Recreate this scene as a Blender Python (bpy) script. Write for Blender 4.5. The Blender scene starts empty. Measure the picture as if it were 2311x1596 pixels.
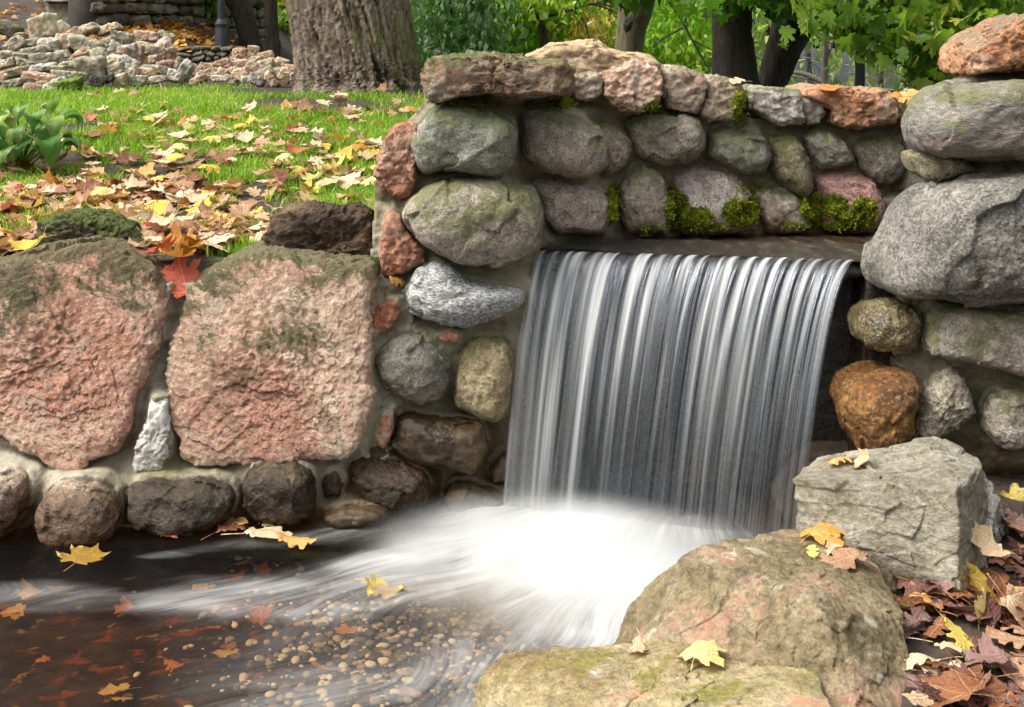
import bpy, bmesh, math, random
import numpy as np
from mathutils import Vector, Matrix, Euler

sc = bpy.context.scene
COL = sc.collection
rng = np.random.default_rng(7)
random.seed(7)

# ---------------------------------------------------------------- camera, world, sun, exposure
EYE, FPX, HOR, CU = 1.6, 3000.0, 100.0, 1155.5
cd = bpy.data.cameras.new('camera')
cam = bpy.data.objects.new('camera', cd); COL.objects.link(cam)
cam.location = (0, 0, EYE); cam.rotation_euler = (math.radians(90), 0, 0)
cd.sensor_width = 36.0; cd.lens = FPX/2311*36; cd.shift_y = -(798-HOR)/2311
cd.clip_start = 0.05; cd.clip_end = 2000
sc.camera = cam
SUN_EL, SUN_ROT = math.radians(54), math.radians(252)
w = bpy.data.worlds.new('World'); sc.world = w; w.use_nodes = True
nt = w.node_tree; nt.nodes.clear()
sky = nt.nodes.new('ShaderNodeTexSky'); sky.sky_type = 'NISHITA'; sky.sun_disc = False
sky.sun_elevation = SUN_EL; sky.sun_rotation = SUN_ROT
sky.air_density = 1.6; sky.dust_density = 9.0; sky.ozone_density = 1.0
bg = nt.nodes.new('ShaderNodeBackground'); bg.inputs['Strength'].default_value = 0.15
wo = nt.nodes.new('ShaderNodeOutputWorld')
hs = nt.nodes.new('ShaderNodeHueSaturation'); hs.inputs['Saturation'].default_value = .22   # thin overcast: a whiter sky
nt.links.new(sky.outputs[0], hs.inputs['Color']); nt.links.new(hs.outputs[0], bg.inputs[0]); nt.links.new(bg.outputs[0], wo.inputs[0])
sd = bpy.data.lights.new('sun', 'SUN'); sd.energy = 1.4; sd.angle = math.radians(30); sd.color = (1, .94, .84)
sun = bpy.data.objects.new('sun', sd); COL.objects.link(sun)
sdir = Vector((math.sin(SUN_ROT)*math.cos(SUN_EL), math.cos(SUN_ROT)*math.cos(SUN_EL), math.sin(SUN_EL)))
sun.rotation_euler = sdir.to_track_quat('Z', 'Y').to_euler(); sun.location = sdir*30
sc.view_settings.view_transform = 'Standard'; sc.view_settings.look = 'None'
sc.view_settings.exposure = 0.8; sc.view_settings.gamma = 1
sc.cycles.volume_bounces = 5; sc.cycles.max_bounces = 8; sc.cycles.transparent_max_bounces = 24
sc.cycles.caustics_reflective = False; sc.cycles.caustics_refractive = False
try:
    sc.cycles.use_denoising = True
except Exception:
    pass

# ---------------------------------------------------------------- maths helpers
def at(u, v, Y):
    return np.array([(u-CU)/FPX*Y, Y, EYE-(v-HOR)/FPX*Y])
def Z1(P): return [(x*.28124, y*.28124) for x, y in P]
def Z2(P): return [(x*.40622+866.6, y*.40622) for x, y in P]
def Z3(P): return [(x*.39587+1624.9, y*.39587) for x, y in P]
def Z4(P): return [(x*.45706, y*.45706+505.5) for x, y in P]
def Z5(P): return [(x*.45706+776.3, y*.45706+505.5) for x, y in P]
def Z6(P): return [(x*.36196+1715.1, y*.36196+595.8) for x, y in P]
_g = np.random.default_rng(3)
PERM = np.concatenate([_g.permutation(256)]*3)
GRAD = _g.normal(size=(256, 3)); GRAD /= np.linalg.norm(GRAD, axis=1)[:, None]
def pn(p, seed=0):
    p = np.asarray(p, float) + seed*17.31
    i = np.floor(p).astype(int); f = p-i; i &= 255
    u = f*f*f*(f*(f*6-15)+10)
    out = 0
    for a in (0, 1):
        for b in (0, 1):
            for c in (0, 1):
                h = PERM[PERM[PERM[(i[:, 0]+a) & 255]+((i[:, 1]+b) & 255)]+((i[:, 2]+c) & 255)]
                d = (GRAD[h]*(f-np.array([a, b, c]))).sum(1)
                wx = u[:, 0] if a else 1-u[:, 0]; wy = u[:, 1] if b else 1-u[:, 1]; wz = u[:, 2] if c else 1-u[:, 2]
                out = out+d*wx*wy*wz
    return out*1.5
def fbm(p, octv=4, seed=0, gain=.5):
    p = np.asarray(p, float); s = 0; a = 1
    for k in range(octv):
        s = s+a*pn(p*2.03**k, seed+k); a *= gain
    return s
def ridged(p, octv=4, seed=0, gain=.5):
    p = np.asarray(p, float); s = 0; a = 1
    for k in range(octv):
        s = s+a*(1-2*np.abs(pn(p*2.03**k, seed+k))); a *= gain
    return s-.6
def facet(p, seed=0):
    """broken-stone relief: each cell of a jittered lattice is a tilted flat chip"""
    p = np.asarray(p, float)+seed*11.7; i0 = np.floor(p).astype(int); best = np.full(len(p), 1e9); val = np.zeros(len(p))
    for a in (-1, 0, 1):
        for b in (-1, 0, 1):
            for c in (-1, 0, 1):
                i = i0+np.array([a, b, c]); k = i & 255
                h = PERM[PERM[PERM[k[:, 0]]+k[:, 1]]+k[:, 2]]
                fp = i+.5+.45*GRAD[(h+91) & 255]; q = p-fp; d = (q*q).sum(1); m_ = d < best
                best = np.where(m_, d, best); val = np.where(m_, (q*GRAD[h]).sum(1)+.25*(h/255.-.5), val)
    return val
def sstep(a, b, x):
    t = np.clip((x-a)/(b-a), 0, 1); return t*t*(3-2*t)
def polydist(px, py, poly, closed=True):
    P = np.array(poly, float); Q = np.roll(P, -1, 0) if closed else P[1:]
    if not closed: P = P[:-1]
    d = np.full(px.shape, 1e9)
    for (ax, ay), (bx, by) in zip(P, Q):
        vx, vy = bx-ax, by-ay; L = vx*vx+vy*vy+1e-12
        t = np.clip(((px-ax)*vx+(py-ay)*vy)/L, 0, 1)
        d = np.minimum(d, np.hypot(px-ax-t*vx, py-ay-t*vy))
    return d
def inside(px, py, poly):
    P = np.array(poly, float); Q = np.roll(P, -1, 0); r = np.zeros(px.shape, bool)
    for (ax, ay), (bx, by) in zip(P, Q):
        c = ((ay > py) != (by > py)) & (px < (bx-ax)*(py-ay)/(by-ay+1e-12)+ax)
        r ^= c
    return r

# ---------------------------------------------------------------- object helpers
def thing(name, label, cat, loc=(0, 0, 0), group=None):
    o = bpy.data.objects.new(name, None); COL.objects.link(o)
    o.location = loc; o.empty_display_size = .1
    o['label'] = label; o['category'] = cat
    if group: o['group'] = group
    return o
def tag(o, label=None, cat=None, group=None, kind=None):
    if label: o['label'] = label
    if cat: o['category'] = cat
    if group: o['group'] = group
    if kind: o['kind'] = kind
    return o
def mesh(name, V, F, mat=None, smooth=True, attrs=None, uv=None):
    V = np.asarray(V, np.float32); me = bpy.data.meshes.new(name)
    if isinstance(F, np.ndarray): Fs = [F]
    else: Fs = [np.asarray(f) for f in F if len(f)]
    nl = sum(f.size for f in Fs); nf = sum(len(f) for f in Fs)
    me.vertices.add(len(V)); me.vertices.foreach_set('co', V.ravel())
    me.loops.add(nl); me.polygons.add(nf)
    li = np.concatenate([f.ravel() for f in Fs]).astype(np.int32)
    tot = np.concatenate([np.full(len(f), f.shape[1]) for f in Fs]).astype(np.int32)
    st = np.concatenate([[0], np.cumsum(tot)[:-1]]).astype(np.int32)
    me.loops.foreach_set('vertex_index', li)
    me.polygons.foreach_set('loop_start', st)
    try: me.polygons.foreach_set('loop_total', tot)
    except Exception: pass
    if smooth: me.polygons.foreach_set('use_smooth', np.ones(nf, bool))
    for k, a in (attrs or {}).items():
        at_ = me.attributes.new(k, 'FLOAT', 'POINT'); at_.data.foreach_set('value', np.asarray(a, np.float32))
    if uv is not None:
        ul = me.uv_layers.new(name='flow'); ul.data.foreach_set('uv', np.asarray(uv, np.float32)[li].ravel())
    me.update(calc_edges=True); me.validate()
    if mat: me.materials.append(mat)
    return me
def obj(name, me, parent=None, loc=(0, 0, 0)):
    o = bpy.data.objects.new(name, me); COL.objects.link(o)
    o.parent = parent
    wl = Vector(loc)
    if parent is not None:
        p = parent; b = Vector((0, 0, 0))
        while p is not None: b += p.location; p = p.parent
        wl = wl-b
    o.location = wl
    return o
def put(name, V, F, mat, parent=None, origin=None, **k):
    V = np.asarray(V, float)
    if origin is None: origin = (V.min(0)+V.max(0))/2
    return obj(name, mesh(name, V-np.asarray(origin), F, mat, **k), parent, origin)
_cs = {}
def cubesphere(n):
    if n in _cs: return _cs[n]
    t = np.tan(np.linspace(-math.pi/4, math.pi/4, n+1)); a, b = np.meshgrid(t, t, indexing='ij')
    vs, fs = [], []; o = np.ones_like(a); idx = np.arange((n+1)**2).reshape(n+1, n+1)
    q = np.stack([idx[:-1, :-1], idx[1:, :-1], idx[1:, 1:], idx[:-1, 1:]], -1).reshape(-1, 4)
    for k, m in enumerate([(o, a, b), (-o, b, a), (b, o, a), (a, -o, b), (a, b, o), (b, a, -o)]):
        vs.append(np.stack(m, -1).reshape(-1, 3)); fs.append(q+k*(n+1)**2)
    V = np.concatenate(vs); V /= np.linalg.norm(V, axis=1)[:, None]
    key = np.round(V*1e5).astype(np.int64)
    _, first, inv = np.unique(key, axis=0, return_index=True, return_inverse=True)
    inv = inv.ravel()
    _cs[n] = (V[first], inv[np.concatenate(fs)])
    return _cs[n]
def gridfaces(m, n):
    idx = np.arange(m*n).reshape(m, n)
    return np.stack([idx[:-1, :-1], idx[1:, :-1], idx[1:, 1:], idx[:-1, 1:]], -1).reshape(-1, 4)

# ---------------------------------------------------------------- materials
class N:
    """tiny node builder"""
    def __init__(s, name):
        s.m = bpy.data.materials.new(name); s.m.use_nodes = True; s.t = s.m.node_tree; s.t.nodes.clear()
        s.out = s.t.nodes.new('ShaderNodeOutputMaterial')
    def n(s, typ, ins=None, **props):
        nd = s.t.nodes.new(typ)
        for k, v in props.items(): setattr(nd, k, v)
        for k, v in (ins or {}).items(): s.set(nd.inputs[k], v)
        return nd
    def set(s, sock, v):
        if hasattr(v, 'is_output'): s.t.links.new(v, sock)
        else:
            if isinstance(v, (tuple, list)) and len(v) == 3 and sock.type == 'RGBA': v = (*v, 1)
            sock.default_value = v
    def noise(s, P, scale, detail=4, rough=.55, dist=0):
        return s.n('ShaderNodeTexNoise', {'Vector': P, 'Scale': scale, 'Detail': detail, 'Roughness': rough, 'Distortion': dist}).outputs['Fac']
    def ramp(s, f, stops, interp='LINEAR'):
        r = s.n('ShaderNodeValToRGB', {'Fac': f}); e = r.color_ramp.elements; r.color_ramp.interpolation = interp
        while len(e) < len(stops): e.new(.5)
        for q, (p, c) in zip(e, stops):
            q.position = p; q.color = (*c, 1) if isinstance(c, (tuple, list)) else (c, c, c, 1)
        return r.outputs['Color']
    def rng(s, f, a, b, c=0., d=1.):
        return s.n('ShaderNodeMapRange', {'Value': f, 'From Min': a, 'From Max': b, 'To Min': c, 'To Max': d}, interpolation_type='SMOOTHSTEP').outputs[0]
    def mix(s, f, a, b, mode='MIX'):
        nd = s.n('ShaderNodeMix', None, data_type='RGBA', blend_type=mode)
        s.set(nd.inputs[0], f); s.set(nd.inputs[6], a); s.set(nd.inputs[7], b); return nd.outputs[2]
    def math(s, op, a, b=0.):
        nd = s.n('ShaderNodeMath', None, operation=op); s.set(nd.inputs[0], a); s.set(nd.inputs[1], b); return nd.outputs[0]
    def P(s, rand=True, scale=None):
        c = s.n('ShaderNodeTexCoord').outputs['Object']
        if scale: 
            c = s.n('ShaderNodeVectorMath', {0: c, 1: scale}, operation='MULTIPLY').outputs[0]
        if rand:
            r = s.n('ShaderNodeObjectInfo').outputs['Random']; r = s.math('MULTIPLY', r, 61.)
            c = s.n('ShaderNodeVectorMath', {0: c, 1: r}, operation='ADD').outputs[0]
        return c
    def bsdf(s, col, rough, bump=None, strength=.4, dist=.01, spec=.4, **k):
        b = s.n('ShaderNodeBsdfPrincipled', {'Base Color': col, 'Roughness': rough, 'Specular IOR Level': spec, **k})
        if bump is not None:
            s.t.links.new(s.n('ShaderNodeBump', {'Height': bump, 'Strength': strength, 'Distance': dist}).outputs[0], b.inputs['Normal'])
        return b.outputs[0]
    def done(s, sh):
        s.t.links.new(sh, s.out.inputs['Surface']); return s.m

def stone_mat(name, base, s1=4., speck=None, light=None, blotch=(), moss=None, wet=None, rough=.85, bump=.5, bscale=28., bdist=.012, strata=None, pits=0., mossz=0., con=.8):
    """base: three colours; speck/light: (colour, threshold, scale); blotch: (colour, threshold, scale); moss: (colour, amount, up bias); wet: height in metres"""
    m = N(name); P = m.P(scale=strata)
    n1 = m.noise(P, s1, 6, .62, .4)
    c = m.ramp(n1, [(.33, base[0]), (.5, base[1]), (.67, base[2])])
    nb = m.noise(P, bscale, 9, .68)
    c = m.mix(con, c, m.ramp(nb, [(.33, .2), (.5, .5), (.68, .8)]), 'OVERLAY')
    n5 = m.noise(P, bscale*3.3, 5, .7); c = m.mix(con*.6, c, m.ramp(n5, [(.35, .22), (.5, .5), (.65, .78)]), 'OVERLAY')
    h = m.math('ADD', nb, m.math('MULTIPLY', n5, .35))
    for (bc, th, bs) in blotch:
        f = m.rng(m.noise(P, bs, 8, .7, .6), th-.03, th+.13)
        f = m.math('MULTIPLY', f, .85)
        c = m.mix(f, c, bc)
    if speck:
        f = m.rng(m.noise(P, speck[2], 3, .6), speck[1]-.05, speck[1]+.05, 1., 0.)
        f = m.math('MULTIPLY', f, speck[3] if len(speck) > 3 else .55); c = m.mix(f, c, speck[0])
    if light:
        f = m.rng(m.noise(P, light[2], 3, .6), light[1]-.04, light[1]+.05)
        f = m.math('MULTIPLY', f, .55); c = m.mix(f, c, light[0])
    if pits:
        v = m.n('ShaderNodeTexVoronoi', {'Vector': m.n('ShaderNodeVectorMath', {0: P, 1: m.n('ShaderNodeTexNoise', {'Vector': P, 'Scale': 9., 'Detail': 4}).outputs['Color']}, operation='ADD').outputs[0], 'Scale': pits}).outputs['Distance']
        pf = m.rng(v, .08, .2, 1., 0.)
        pf = m.math('MULTIPLY', pf, m.rng(m.noise(P, pits*.3, 5), .56, .62))
        c = m.mix(m.math('MULTIPLY', pf, .8), c, (.035, .028, .02)); h = m.math('SUBTRACT', h, pf)
    geo = m.n('ShaderNodeNewGeometry')
    if moss:
        nz = m.n('ShaderNodeSeparateXYZ', {0: geo.outputs['Normal']}).outputs['Z']
        f = m.math('ADD', m.noise(P, 5.5, 9, .72, .5), m.math('MULTIPLY', nz, moss[2]))
        if mossz:
            zl = m.n('ShaderNodeSeparateXYZ', {0: m.n('ShaderNodeTexCoord').outputs['Object']}).outputs['Z']
            f = m.math('ADD', f, m.math('MULTIPLY', zl, mossz))
        f = m.rng(f, .65-moss[1], .76-moss[1])
        f = m.math('MULTIPLY', f, .88)
        mc = m.ramp(m.noise(P, 70, 4, .6), [(.3, tuple(x*.55 for x in moss[0])), (.7, tuple(min(1, x*1.35) for x in moss[0]))])
        c = m.mix(f, c, mc)
    r = m.rng(nb, .3, .7, max(rough-.12, .05), min(1, rough+.08))
    if wet is not None:
        z = m.n('ShaderNodeSeparateXYZ', {0: geo.outputs['Position']}).outputs['Z']
        z = m.math('ADD', z, m.math('MULTIPLY', m.math('SUBTRACT', m.noise(P, 7, 5), .5), .22))
        f = m.rng(z, wet-.05, wet+.05, 1., 0.)
        c = m.mix(f, c, m.mix(.88, c, (.28, .2, .13), 'MULTIPLY'))
        r = m.mix(f, r, (.2, .2, .2))
    return m.done(m.bsdf(c, r, h, bump, bdist))

G = {}
MOSSY = (.085, .095, .03); ALGAE = (.17, .175, .075)
def granite(name, base, **k):
    d = dict(s1=4.5, speck=((.035, .035, .03), .44, 150.), light=((.44, .42, .37), .58, 170.), moss=(ALGAE, .13, .14), bump=.9, bscale=34., bdist=.018)
    d.update(k); kk = 1. if name.startswith('wet') or 'dark' in name else 1.36
    G[name] = stone_mat(name, [tuple(min(.8, x*kk) for x in q) for q in base], **d)
granite('granite_green', [(.09, .1, .075), (.17, .175, .13), (.24, .24, .19)], moss=((.14, .16, .07), .12, .2), bump=1.)
granite('granite_grey', [(.15, .145, .115), (.24, .23, .185), (.32, .3, .25)], wet=.12)
granite('granite_pinkgrey', [(.16, .145, .11), (.27, .235, .185), (.36, .3, .24)], blotch=[((.17, .165, .12), .54, 4.)])
granite('granite_mauve', [(.24, .195, .17), (.37, .31, .27), (.48, .42, .37)], moss=(ALGAE, -.02, .1), wet=.93)
granite('granite_tan', [(.24, .2, .15), (.36, .31, .25), (.46, .41, .34)], wet=.93, speck=((.1, .08, .06), .38, 60.))
granite('granite_pale', [(.2, .175, .12), (.31, .27, .2), (.42, .37, .29)], moss=((.2, .2, .09), .12, .1))
granite('granite_red', [(.22, .11, .09), (.34, .18, .16), (.42, .27, .24)], wet=.92, moss=(ALGAE, -.03, .15))
granite('granite_olive', [(.12, .105, .055), (.19, .165, .09), (.26, .235, .15)], moss=((.11, .13, .03), .1, .1))
granite('granite_salt', [(.14, .15, .15), (.3, .31, .31), (.46, .46, .44)], moss=(ALGAE, -.03, .1), speck=((.02, .024, .028), .47, 85., .6), light=((.7, .7, .67), .58, 80.), blotch=[((.1, .11, .11), .55, 5.)], strata=(1, 1, 2.2))
granite('granite_dark', [(.08, .08, .07), (.17, .16, .13), (.27, .25, .2)], light=((.3, .28, .22), .62, 60.), blotch=[((.2, .19, .13), .53, 6.)], moss=((.13, .13, .06), .03, .1), wet=.2, bump=.9)
granite('granite_ochre', [(.17, .13, .06), (.3, .24, .14), (.38, .33, .22)], speck=((.05, .035, .02), .42, 60.), wet=.3)
granite('granite_base', [(.2, .14, .1), (.33, .25, .19), (.44, .35, .28)], wet=.17, moss=((.16, .15, .06), .06, .1), light=((.48, .43, .36), .62, 100.))
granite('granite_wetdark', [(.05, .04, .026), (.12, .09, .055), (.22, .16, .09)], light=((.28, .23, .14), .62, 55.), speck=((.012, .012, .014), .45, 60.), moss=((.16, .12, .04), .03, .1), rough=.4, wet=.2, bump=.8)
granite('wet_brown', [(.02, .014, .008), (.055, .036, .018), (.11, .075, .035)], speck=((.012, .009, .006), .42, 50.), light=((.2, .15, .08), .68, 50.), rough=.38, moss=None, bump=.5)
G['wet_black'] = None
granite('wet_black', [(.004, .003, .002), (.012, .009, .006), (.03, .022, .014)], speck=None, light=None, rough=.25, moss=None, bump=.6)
granite('wet_orange', [(.09, .035, .01), (.2, .085, .02), (.3, .15, .04)], speck=((.03, .02, .012), .47, 75.), light=((.45, .28, .1), .6, 90.), rough=.28, moss=None, bump=.9)
granite('wet_yellow', [(.05, .035, .012), (.12, .09, .03), (.2, .17, .08)], speck=((.03, .028, .025), .44, 70.), rough=.3, moss=None, bump=.5, blotch=[((.03, .032, .034), .57, 4.)])
granite('granite_big', [(.085, .082, .068), (.14, .132, .11), (.2, .188, .16)], speck=((.025, .025, .025), .46, 90.), light=((.38, .36, .32), .6, 110.), moss=((.1, .1, .05), .02, .0), bump=.8)
granite('granite_gneiss', [(.1, .093, .078), (.18, .165, .14), (.27, .23, .195)], strata=(1, 1, 3.), blotch=[((.34, .2, .14), .62, 3.)], bump=.8)
def lime(name, base, **k):
    d = dict(s1=5., blotch=[], moss=None, bump=1., bscale=44., bdist=.013, pits=16., rough=.9)
    d.update(k); G[name] = stone_mat(name, base, **d)
lime('dolomite_pink', [(.44, .21, .14), (.6, .35, .25), (.68, .5, .37)], s1=3.6,
     blotch=[((.52, .43, .33), .55, 3.4), ((.4, .13, .09), .58, 4.5), ((.36, .32, .26), .6, 5.5), ((.13, .1, .055), .6, 7.)], mossz=.6, moss=((.075, .08, .03), .04, .22), wet=.03)
lime('dolomite_tan', [(.46, .24, .17), (.6, .4, .29), (.68, .53, .4)], s1=3.,
     blotch=[((.55, .47, .36), .54, 4.), ((.15, .11, .055), .535, 4.2), ((.33, .2, .065), .61, 4.5), ((.1, .08, .045), .6, 9.)], mossz=.42, moss=((.08, .085, .03), .04, .22), wet=.03)
lime('dolomite_white', [(.5, .47, .4), (.66, .64, .58), (.74, .72, .67)], pits=0)
lime('cap_mossy', [(.17, .11, .07), (.3, .2, .13), (.4, .32, .24)], blotch=[((.06, .045, .035), .6, 6.), ((.4, .36, .29), .62, 5.)], moss=((.1, .12, .035), .03, .32), pits=12.)
lime('cap_yellow', [(.4, .28, .15), (.56, .42, .26), (.64, .53, .4)], blotch=[((.3, .25, .15), .6, 5.)], moss=((.2, .19, .08), -.05, .1), pits=0, strata=(1, 1, 1.7))
lime('cap_pink', [(.42, .26, .17), (.56, .38, .28), (.62, .48, .38)], blotch=[((.42, .35, .26), .6, 5.)], pits=0, moss=((.2, .19, .09), -.05, .2))
lime('cap_tan', [(.3, .22, .145), (.42, .33, .24), (.5, .42, .33)], blotch=[((.42, .26, .19), .58, 4.)], moss=((.13, .14, .05), .0, .22), pits=0)
lime('cap_grey', [(.24, .21, .17), (.36, .33, .28), (.45, .42, .37)], moss=((.13, .15, .05), -.02, .25), blotch=[((.36, .24, .2), .64, 5.)], pits=0)
lime('cap_red', [(.36, .16, .08), (.5, .26, .15), (.52, .36, .25)], moss=((.3, .25, .12), -.02, .25), pits=0)
lime('red_stone', [(.27, .1, .055), (.4, .18, .11), (.45, .28, .2)], blotch=[((.15, .1, .06), .6, 6.)], moss=((.14, .12, .05), -.04, .25), pits=24.)
lime('orange_stone', [(.33, .13, .06), (.46, .22, .11), (.52, .34, .22)], moss=((.24, .2, .13), .0, .34), blotch=[((.24, .1, .05), .6, 5.)], pits=0)
lime('slate_block', [(.14, .125, .085), (.225, .205, .15), (.31, .29, .235)], moss=((.19, .155, .085), .06, -.26), blotch=[((.42, .4, .34), .6, 6.), ((.1, .075, .06), .66, 4.)], strata=(1, 1, 1.6), pits=0, bump=.7)  # olive-brown stain on upright faces, also painting the front's shade against the lit top
lime('bank_rock', [(.11, .085, .038), (.215, .168, .092), (.33, .275, .18)], s1=4., moss=((.12, .1, .03), .1, -.25), blotch=[((.42, .2, .13), .55, 4.), ((.07, .05, .03), .6, 3.6), ((.56, .51, .4), .6, 7.)], wet=.0, pits=0, bump=1.)
lime('near_rock', [(.2, .14, .06), (.33, .27, .14), (.43, .385, .26)], s1=4., moss=((.22, .2, .04), .09, .03), blotch=[((.52, .24, .13), .54, 4.), ((.55, .52, .44), .62, 9.)], wet=.0, pits=0, bump=1.)
lime('tufa_dark', [(.018, .011, .006), (.06, .038, .02), (.17, .11, .065)], pits=26., moss=((.05, .06, .015), -.03, .1), bump=1., blotch=[((.2, .15, .11), .68, 9.)])
lime('stump_rock', [(.02, .018, .01), (.05, .043, .025), (.1, .085, .05)], moss=((.08, .105, .02), .03, .4), pits=20.)
for nm, cs in {'t': [(.36, .29, .19), (.55, .47, .34), (.66, .58, .45)], 'g': [(.25, .23, .155), (.42, .38, .27), (.54, .49, .37)], 'w': [(.4, .36, .3), (.54, .5, .43), (.62, .58, .5)],
               'p': [(.45, .28, .19), (.6, .42, .31), (.68, .53, .42)], 'o': [(.5, .32, .19), (.66, .48, .33), (.72, .58, .43)], 'r': [(.36, .19, .15), (.46, .29, .24), (.52, .38, .32)],
               'd': [(.1, .09, .06), (.17, .16, .11), (.25, .23, .17)], 'k': [(.02, .02, .02), (.05, .045, .04), (.1, .09, .08)], 'm': [(.1, .13, .02), (.17, .22, .03), (.3, .3, .16)]}.items():
    lime('rubble_'+nm, [tuple(.82*x for x in q) for q in cs], moss=((.13, .145, .06), -.02, .18) if nm != 'm' else ((.12, .22, .02), .2, .3), pits=0, bump=.7, bscale=12., bdist=.03)

def mortar_mat(name, a, b, green, w0=.14, w1=.34):
    m = N(name); P = m.P()
    n = m.noise(P, 4, 8, .65); c = m.ramp(n, [(.35, a), (.65, b)])
    s = m.noise(P, 160, 3, .7); c = m.mix(.5, c, m.ramp(s, [(.3, .25), (.7, .75)]), 'OVERLAY')
    c = m.mix(m.math('MULTIPLY', m.rng(m.noise(P, 6, 9, .7, .5), .5, .62), .75), c, green)
    z = m.n('ShaderNodeSeparateXYZ', {0: m.n('ShaderNodeNewGeometry').outputs['Position']}).outputs['Z']
    z = m.math('ADD', z, m.math('MULTIPLY', m.noise(P, 5, 5), .25))
    f = m.rng(z, w0, w1, 1., 0.)
    c = m.mix(f, c, m.mix(.9, c, (.24, .17, .1), 'MULTIPLY'))
    r = m.mix(f, (.92,)*3, (.35,)*3)
    return m.done(m.bsdf(c, r, m.math('ADD', s, m.math('MULTIPLY', m.noise(P, 35, 6, .7), 2.)), .5, .008))
G['mortar'] = mortar_mat('mortar', (.19, .17, .11), (.32, .29, .205), (.13, .14, .055), .3, .68)
G['mortar_pale'] = mortar_mat('mortar_pale', (.27, .24, .17), (.42, .385, .3), (.17, .165, .07))

def simple(name, c0, c1, scale=20., rough=.8, bump=.4, bdist=.01, strata=None, **k):
    m = N(name); P = m.P(scale=strata); n = m.noise(P, scale, 7, .65)
    return m.done(m.bsdf(m.ramp(n, [(.32, c0), (.68, c1)]), rough, n, bump, bdist, **k))
G['soil'] = simple('soil', (.02, .015, .01), (.075, .055, .038), 14., .95, .8, .03)
G['lamp'] = simple('lamp_paint', (.028, .035, .045), (.06, .07, .085), 40., .38, .05)
G['lamp_dark'] = simple('lamp_dark', (.01, .01, .012), (.02, .02, .024), 40., .45, .05)
G['lamp_glass'] = simple('lamp_glass', (.5, .5, .48), (.6, .6, .58), 10., .3, 0.)
G['twig'] = simple('twig', (.25, .13, .05), (.4, .24, .1), 40., .7, .2)
G['bare'] = simple('bare_branch', (.2, .17, .14), (.36, .32, .27), 30., .85, .4)

def bark_mat(name, lo, hi, green, gam=.0, vs=.22, sc_=14., fur=False):
    m = N(name); P = m.P(scale=(1, 1, vs))
    n = m.noise(P, sc_, 7, .65, .8); c = m.ramp(n, [(.32, lo), (.5, tuple((x+y)/2 for x, y in zip(lo, hi))), (.7, hi)])
    f = m.math('ADD', m.noise(m.P(), 2.2, 7, .7), m.math('MULTIPLY', m.n('ShaderNodeSeparateXYZ', {0: m.n('ShaderNodeNewGeometry').outputs['Normal']}).outputs['X'], .28))
    c = m.mix(m.math('MULTIPLY', m.rng(f, .6-gam, .75-gam), .8), c, green)
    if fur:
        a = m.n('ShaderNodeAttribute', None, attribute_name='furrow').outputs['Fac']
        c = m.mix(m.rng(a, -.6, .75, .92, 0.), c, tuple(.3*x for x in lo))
    return m.done(m.bsdf(c, .92, m.math('ADD', n, m.math('MULTIPLY', m.noise(m.P(), 60, 6, .7), .5)), .9, .03))
G['bark'] = bark_mat('bark', (.085, .06, .042), (.36, .285, .22), (.17, .19, .05), fur=True)
G['bark_dark'] = bark_mat('bark_dark', (.014, .011, .008), (.07, .056, .042), (.03, .035, .012), -.1)
G['bark_olive'] = bark_mat('bark_olive', (.09, .08, .045), (.26, .23, .14), (.14, .15, .05), .05)

def leaf_mat(name, cols, rough=.5, trans=.35, scale=22., kind='maple'):
    """dry or green leaf: colour varies leaf by leaf, blotches, paler ribs"""
    m = N(name); P = m.P()
    r = m.n('ShaderNodeObjectInfo').outputs['Random']
    P1 = m.n('ShaderNodeTexCoord').outputs['Object']
    big = m.noise(P, 1.6*scale/22, 5, .7)
    f = m.math('ADD', m.math('MULTIPLY', r, .62), m.math('MULTIPLY', big, .62))
    c = m.ramp(f, [(.14+.9*i/(len(cols)-1)*.85, q) for i, q in enumerate(cols)])
    sp = m.noise(P, 9*scale/22, 6, .75)
    c = m.mix(m.math('MULTIPLY', m.rng(sp, .56, .68), .6), c, tuple(.4*a for a in cols[0]))
    x = m.n('ShaderNodeSeparateXYZ', {0: P1}); ax = m.math('ABSOLUTE', x.outputs['X']); y = x.outputs['Y']
    v = m.rng(ax, .008, .02, 1., 0.)
    if kind == 'maple':
        yy = m.math('ADD', y, .5); a = m.math('ARCTAN2', ax, yy)
        rr = m.math('SQRT', m.math('ADD', m.math('MULTIPLY', ax, ax), m.math('MULTIPLY', yy, yy)))
        for t in (.64, 1.22):
            e_ = m.math('MULTIPLY', m.math('ABSOLUTE', m.math('SUBTRACT', a, t)), rr); v = m.math('MAXIMUM', v, m.rng(e_, .006, .017, 1., 0.))
    elif kind == 'oak':
        w_ = m.math('SINE', m.math('MULTIPLY', m.math('SUBTRACT', y, m.math('MULTIPLY', ax, .8)), 42.)); v = m.math('MAXIMUM', v, m.math('MULTIPLY', m.rng(w_, .88, 1.), .6))
    c = m.mix(m.math('MULTIPLY', v, .5), c, tuple(min(1, 1.25*a+.06) for a in cols[-1]))
    b = m.bsdf(c, rough, m.math('ADD', m.noise(P, 12, 5, .6), m.math('MULTIPLY', v, -.5)), .5, .03, spec=.35)
    t = m.n('ShaderNodeBsdfTranslucent', {'Color': c}).outputs[0]
    return m.done(m.n('ShaderNodeMixShader', {0: trans, 1: b, 2: t}).outputs[0])
_lm = leaf_mat
def leaf_mat(name, *a):
    G['oak_'+name] = _lm('oak_'+name, *a, kind='oak'); return _lm(name, *a)
G['leaf_tan'] = leaf_mat('leaf_tan', [(.42, .2, .1), (.58, .35, .2), (.7, .5, .3), (.74, .6, .42)], .55, .2)
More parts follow.
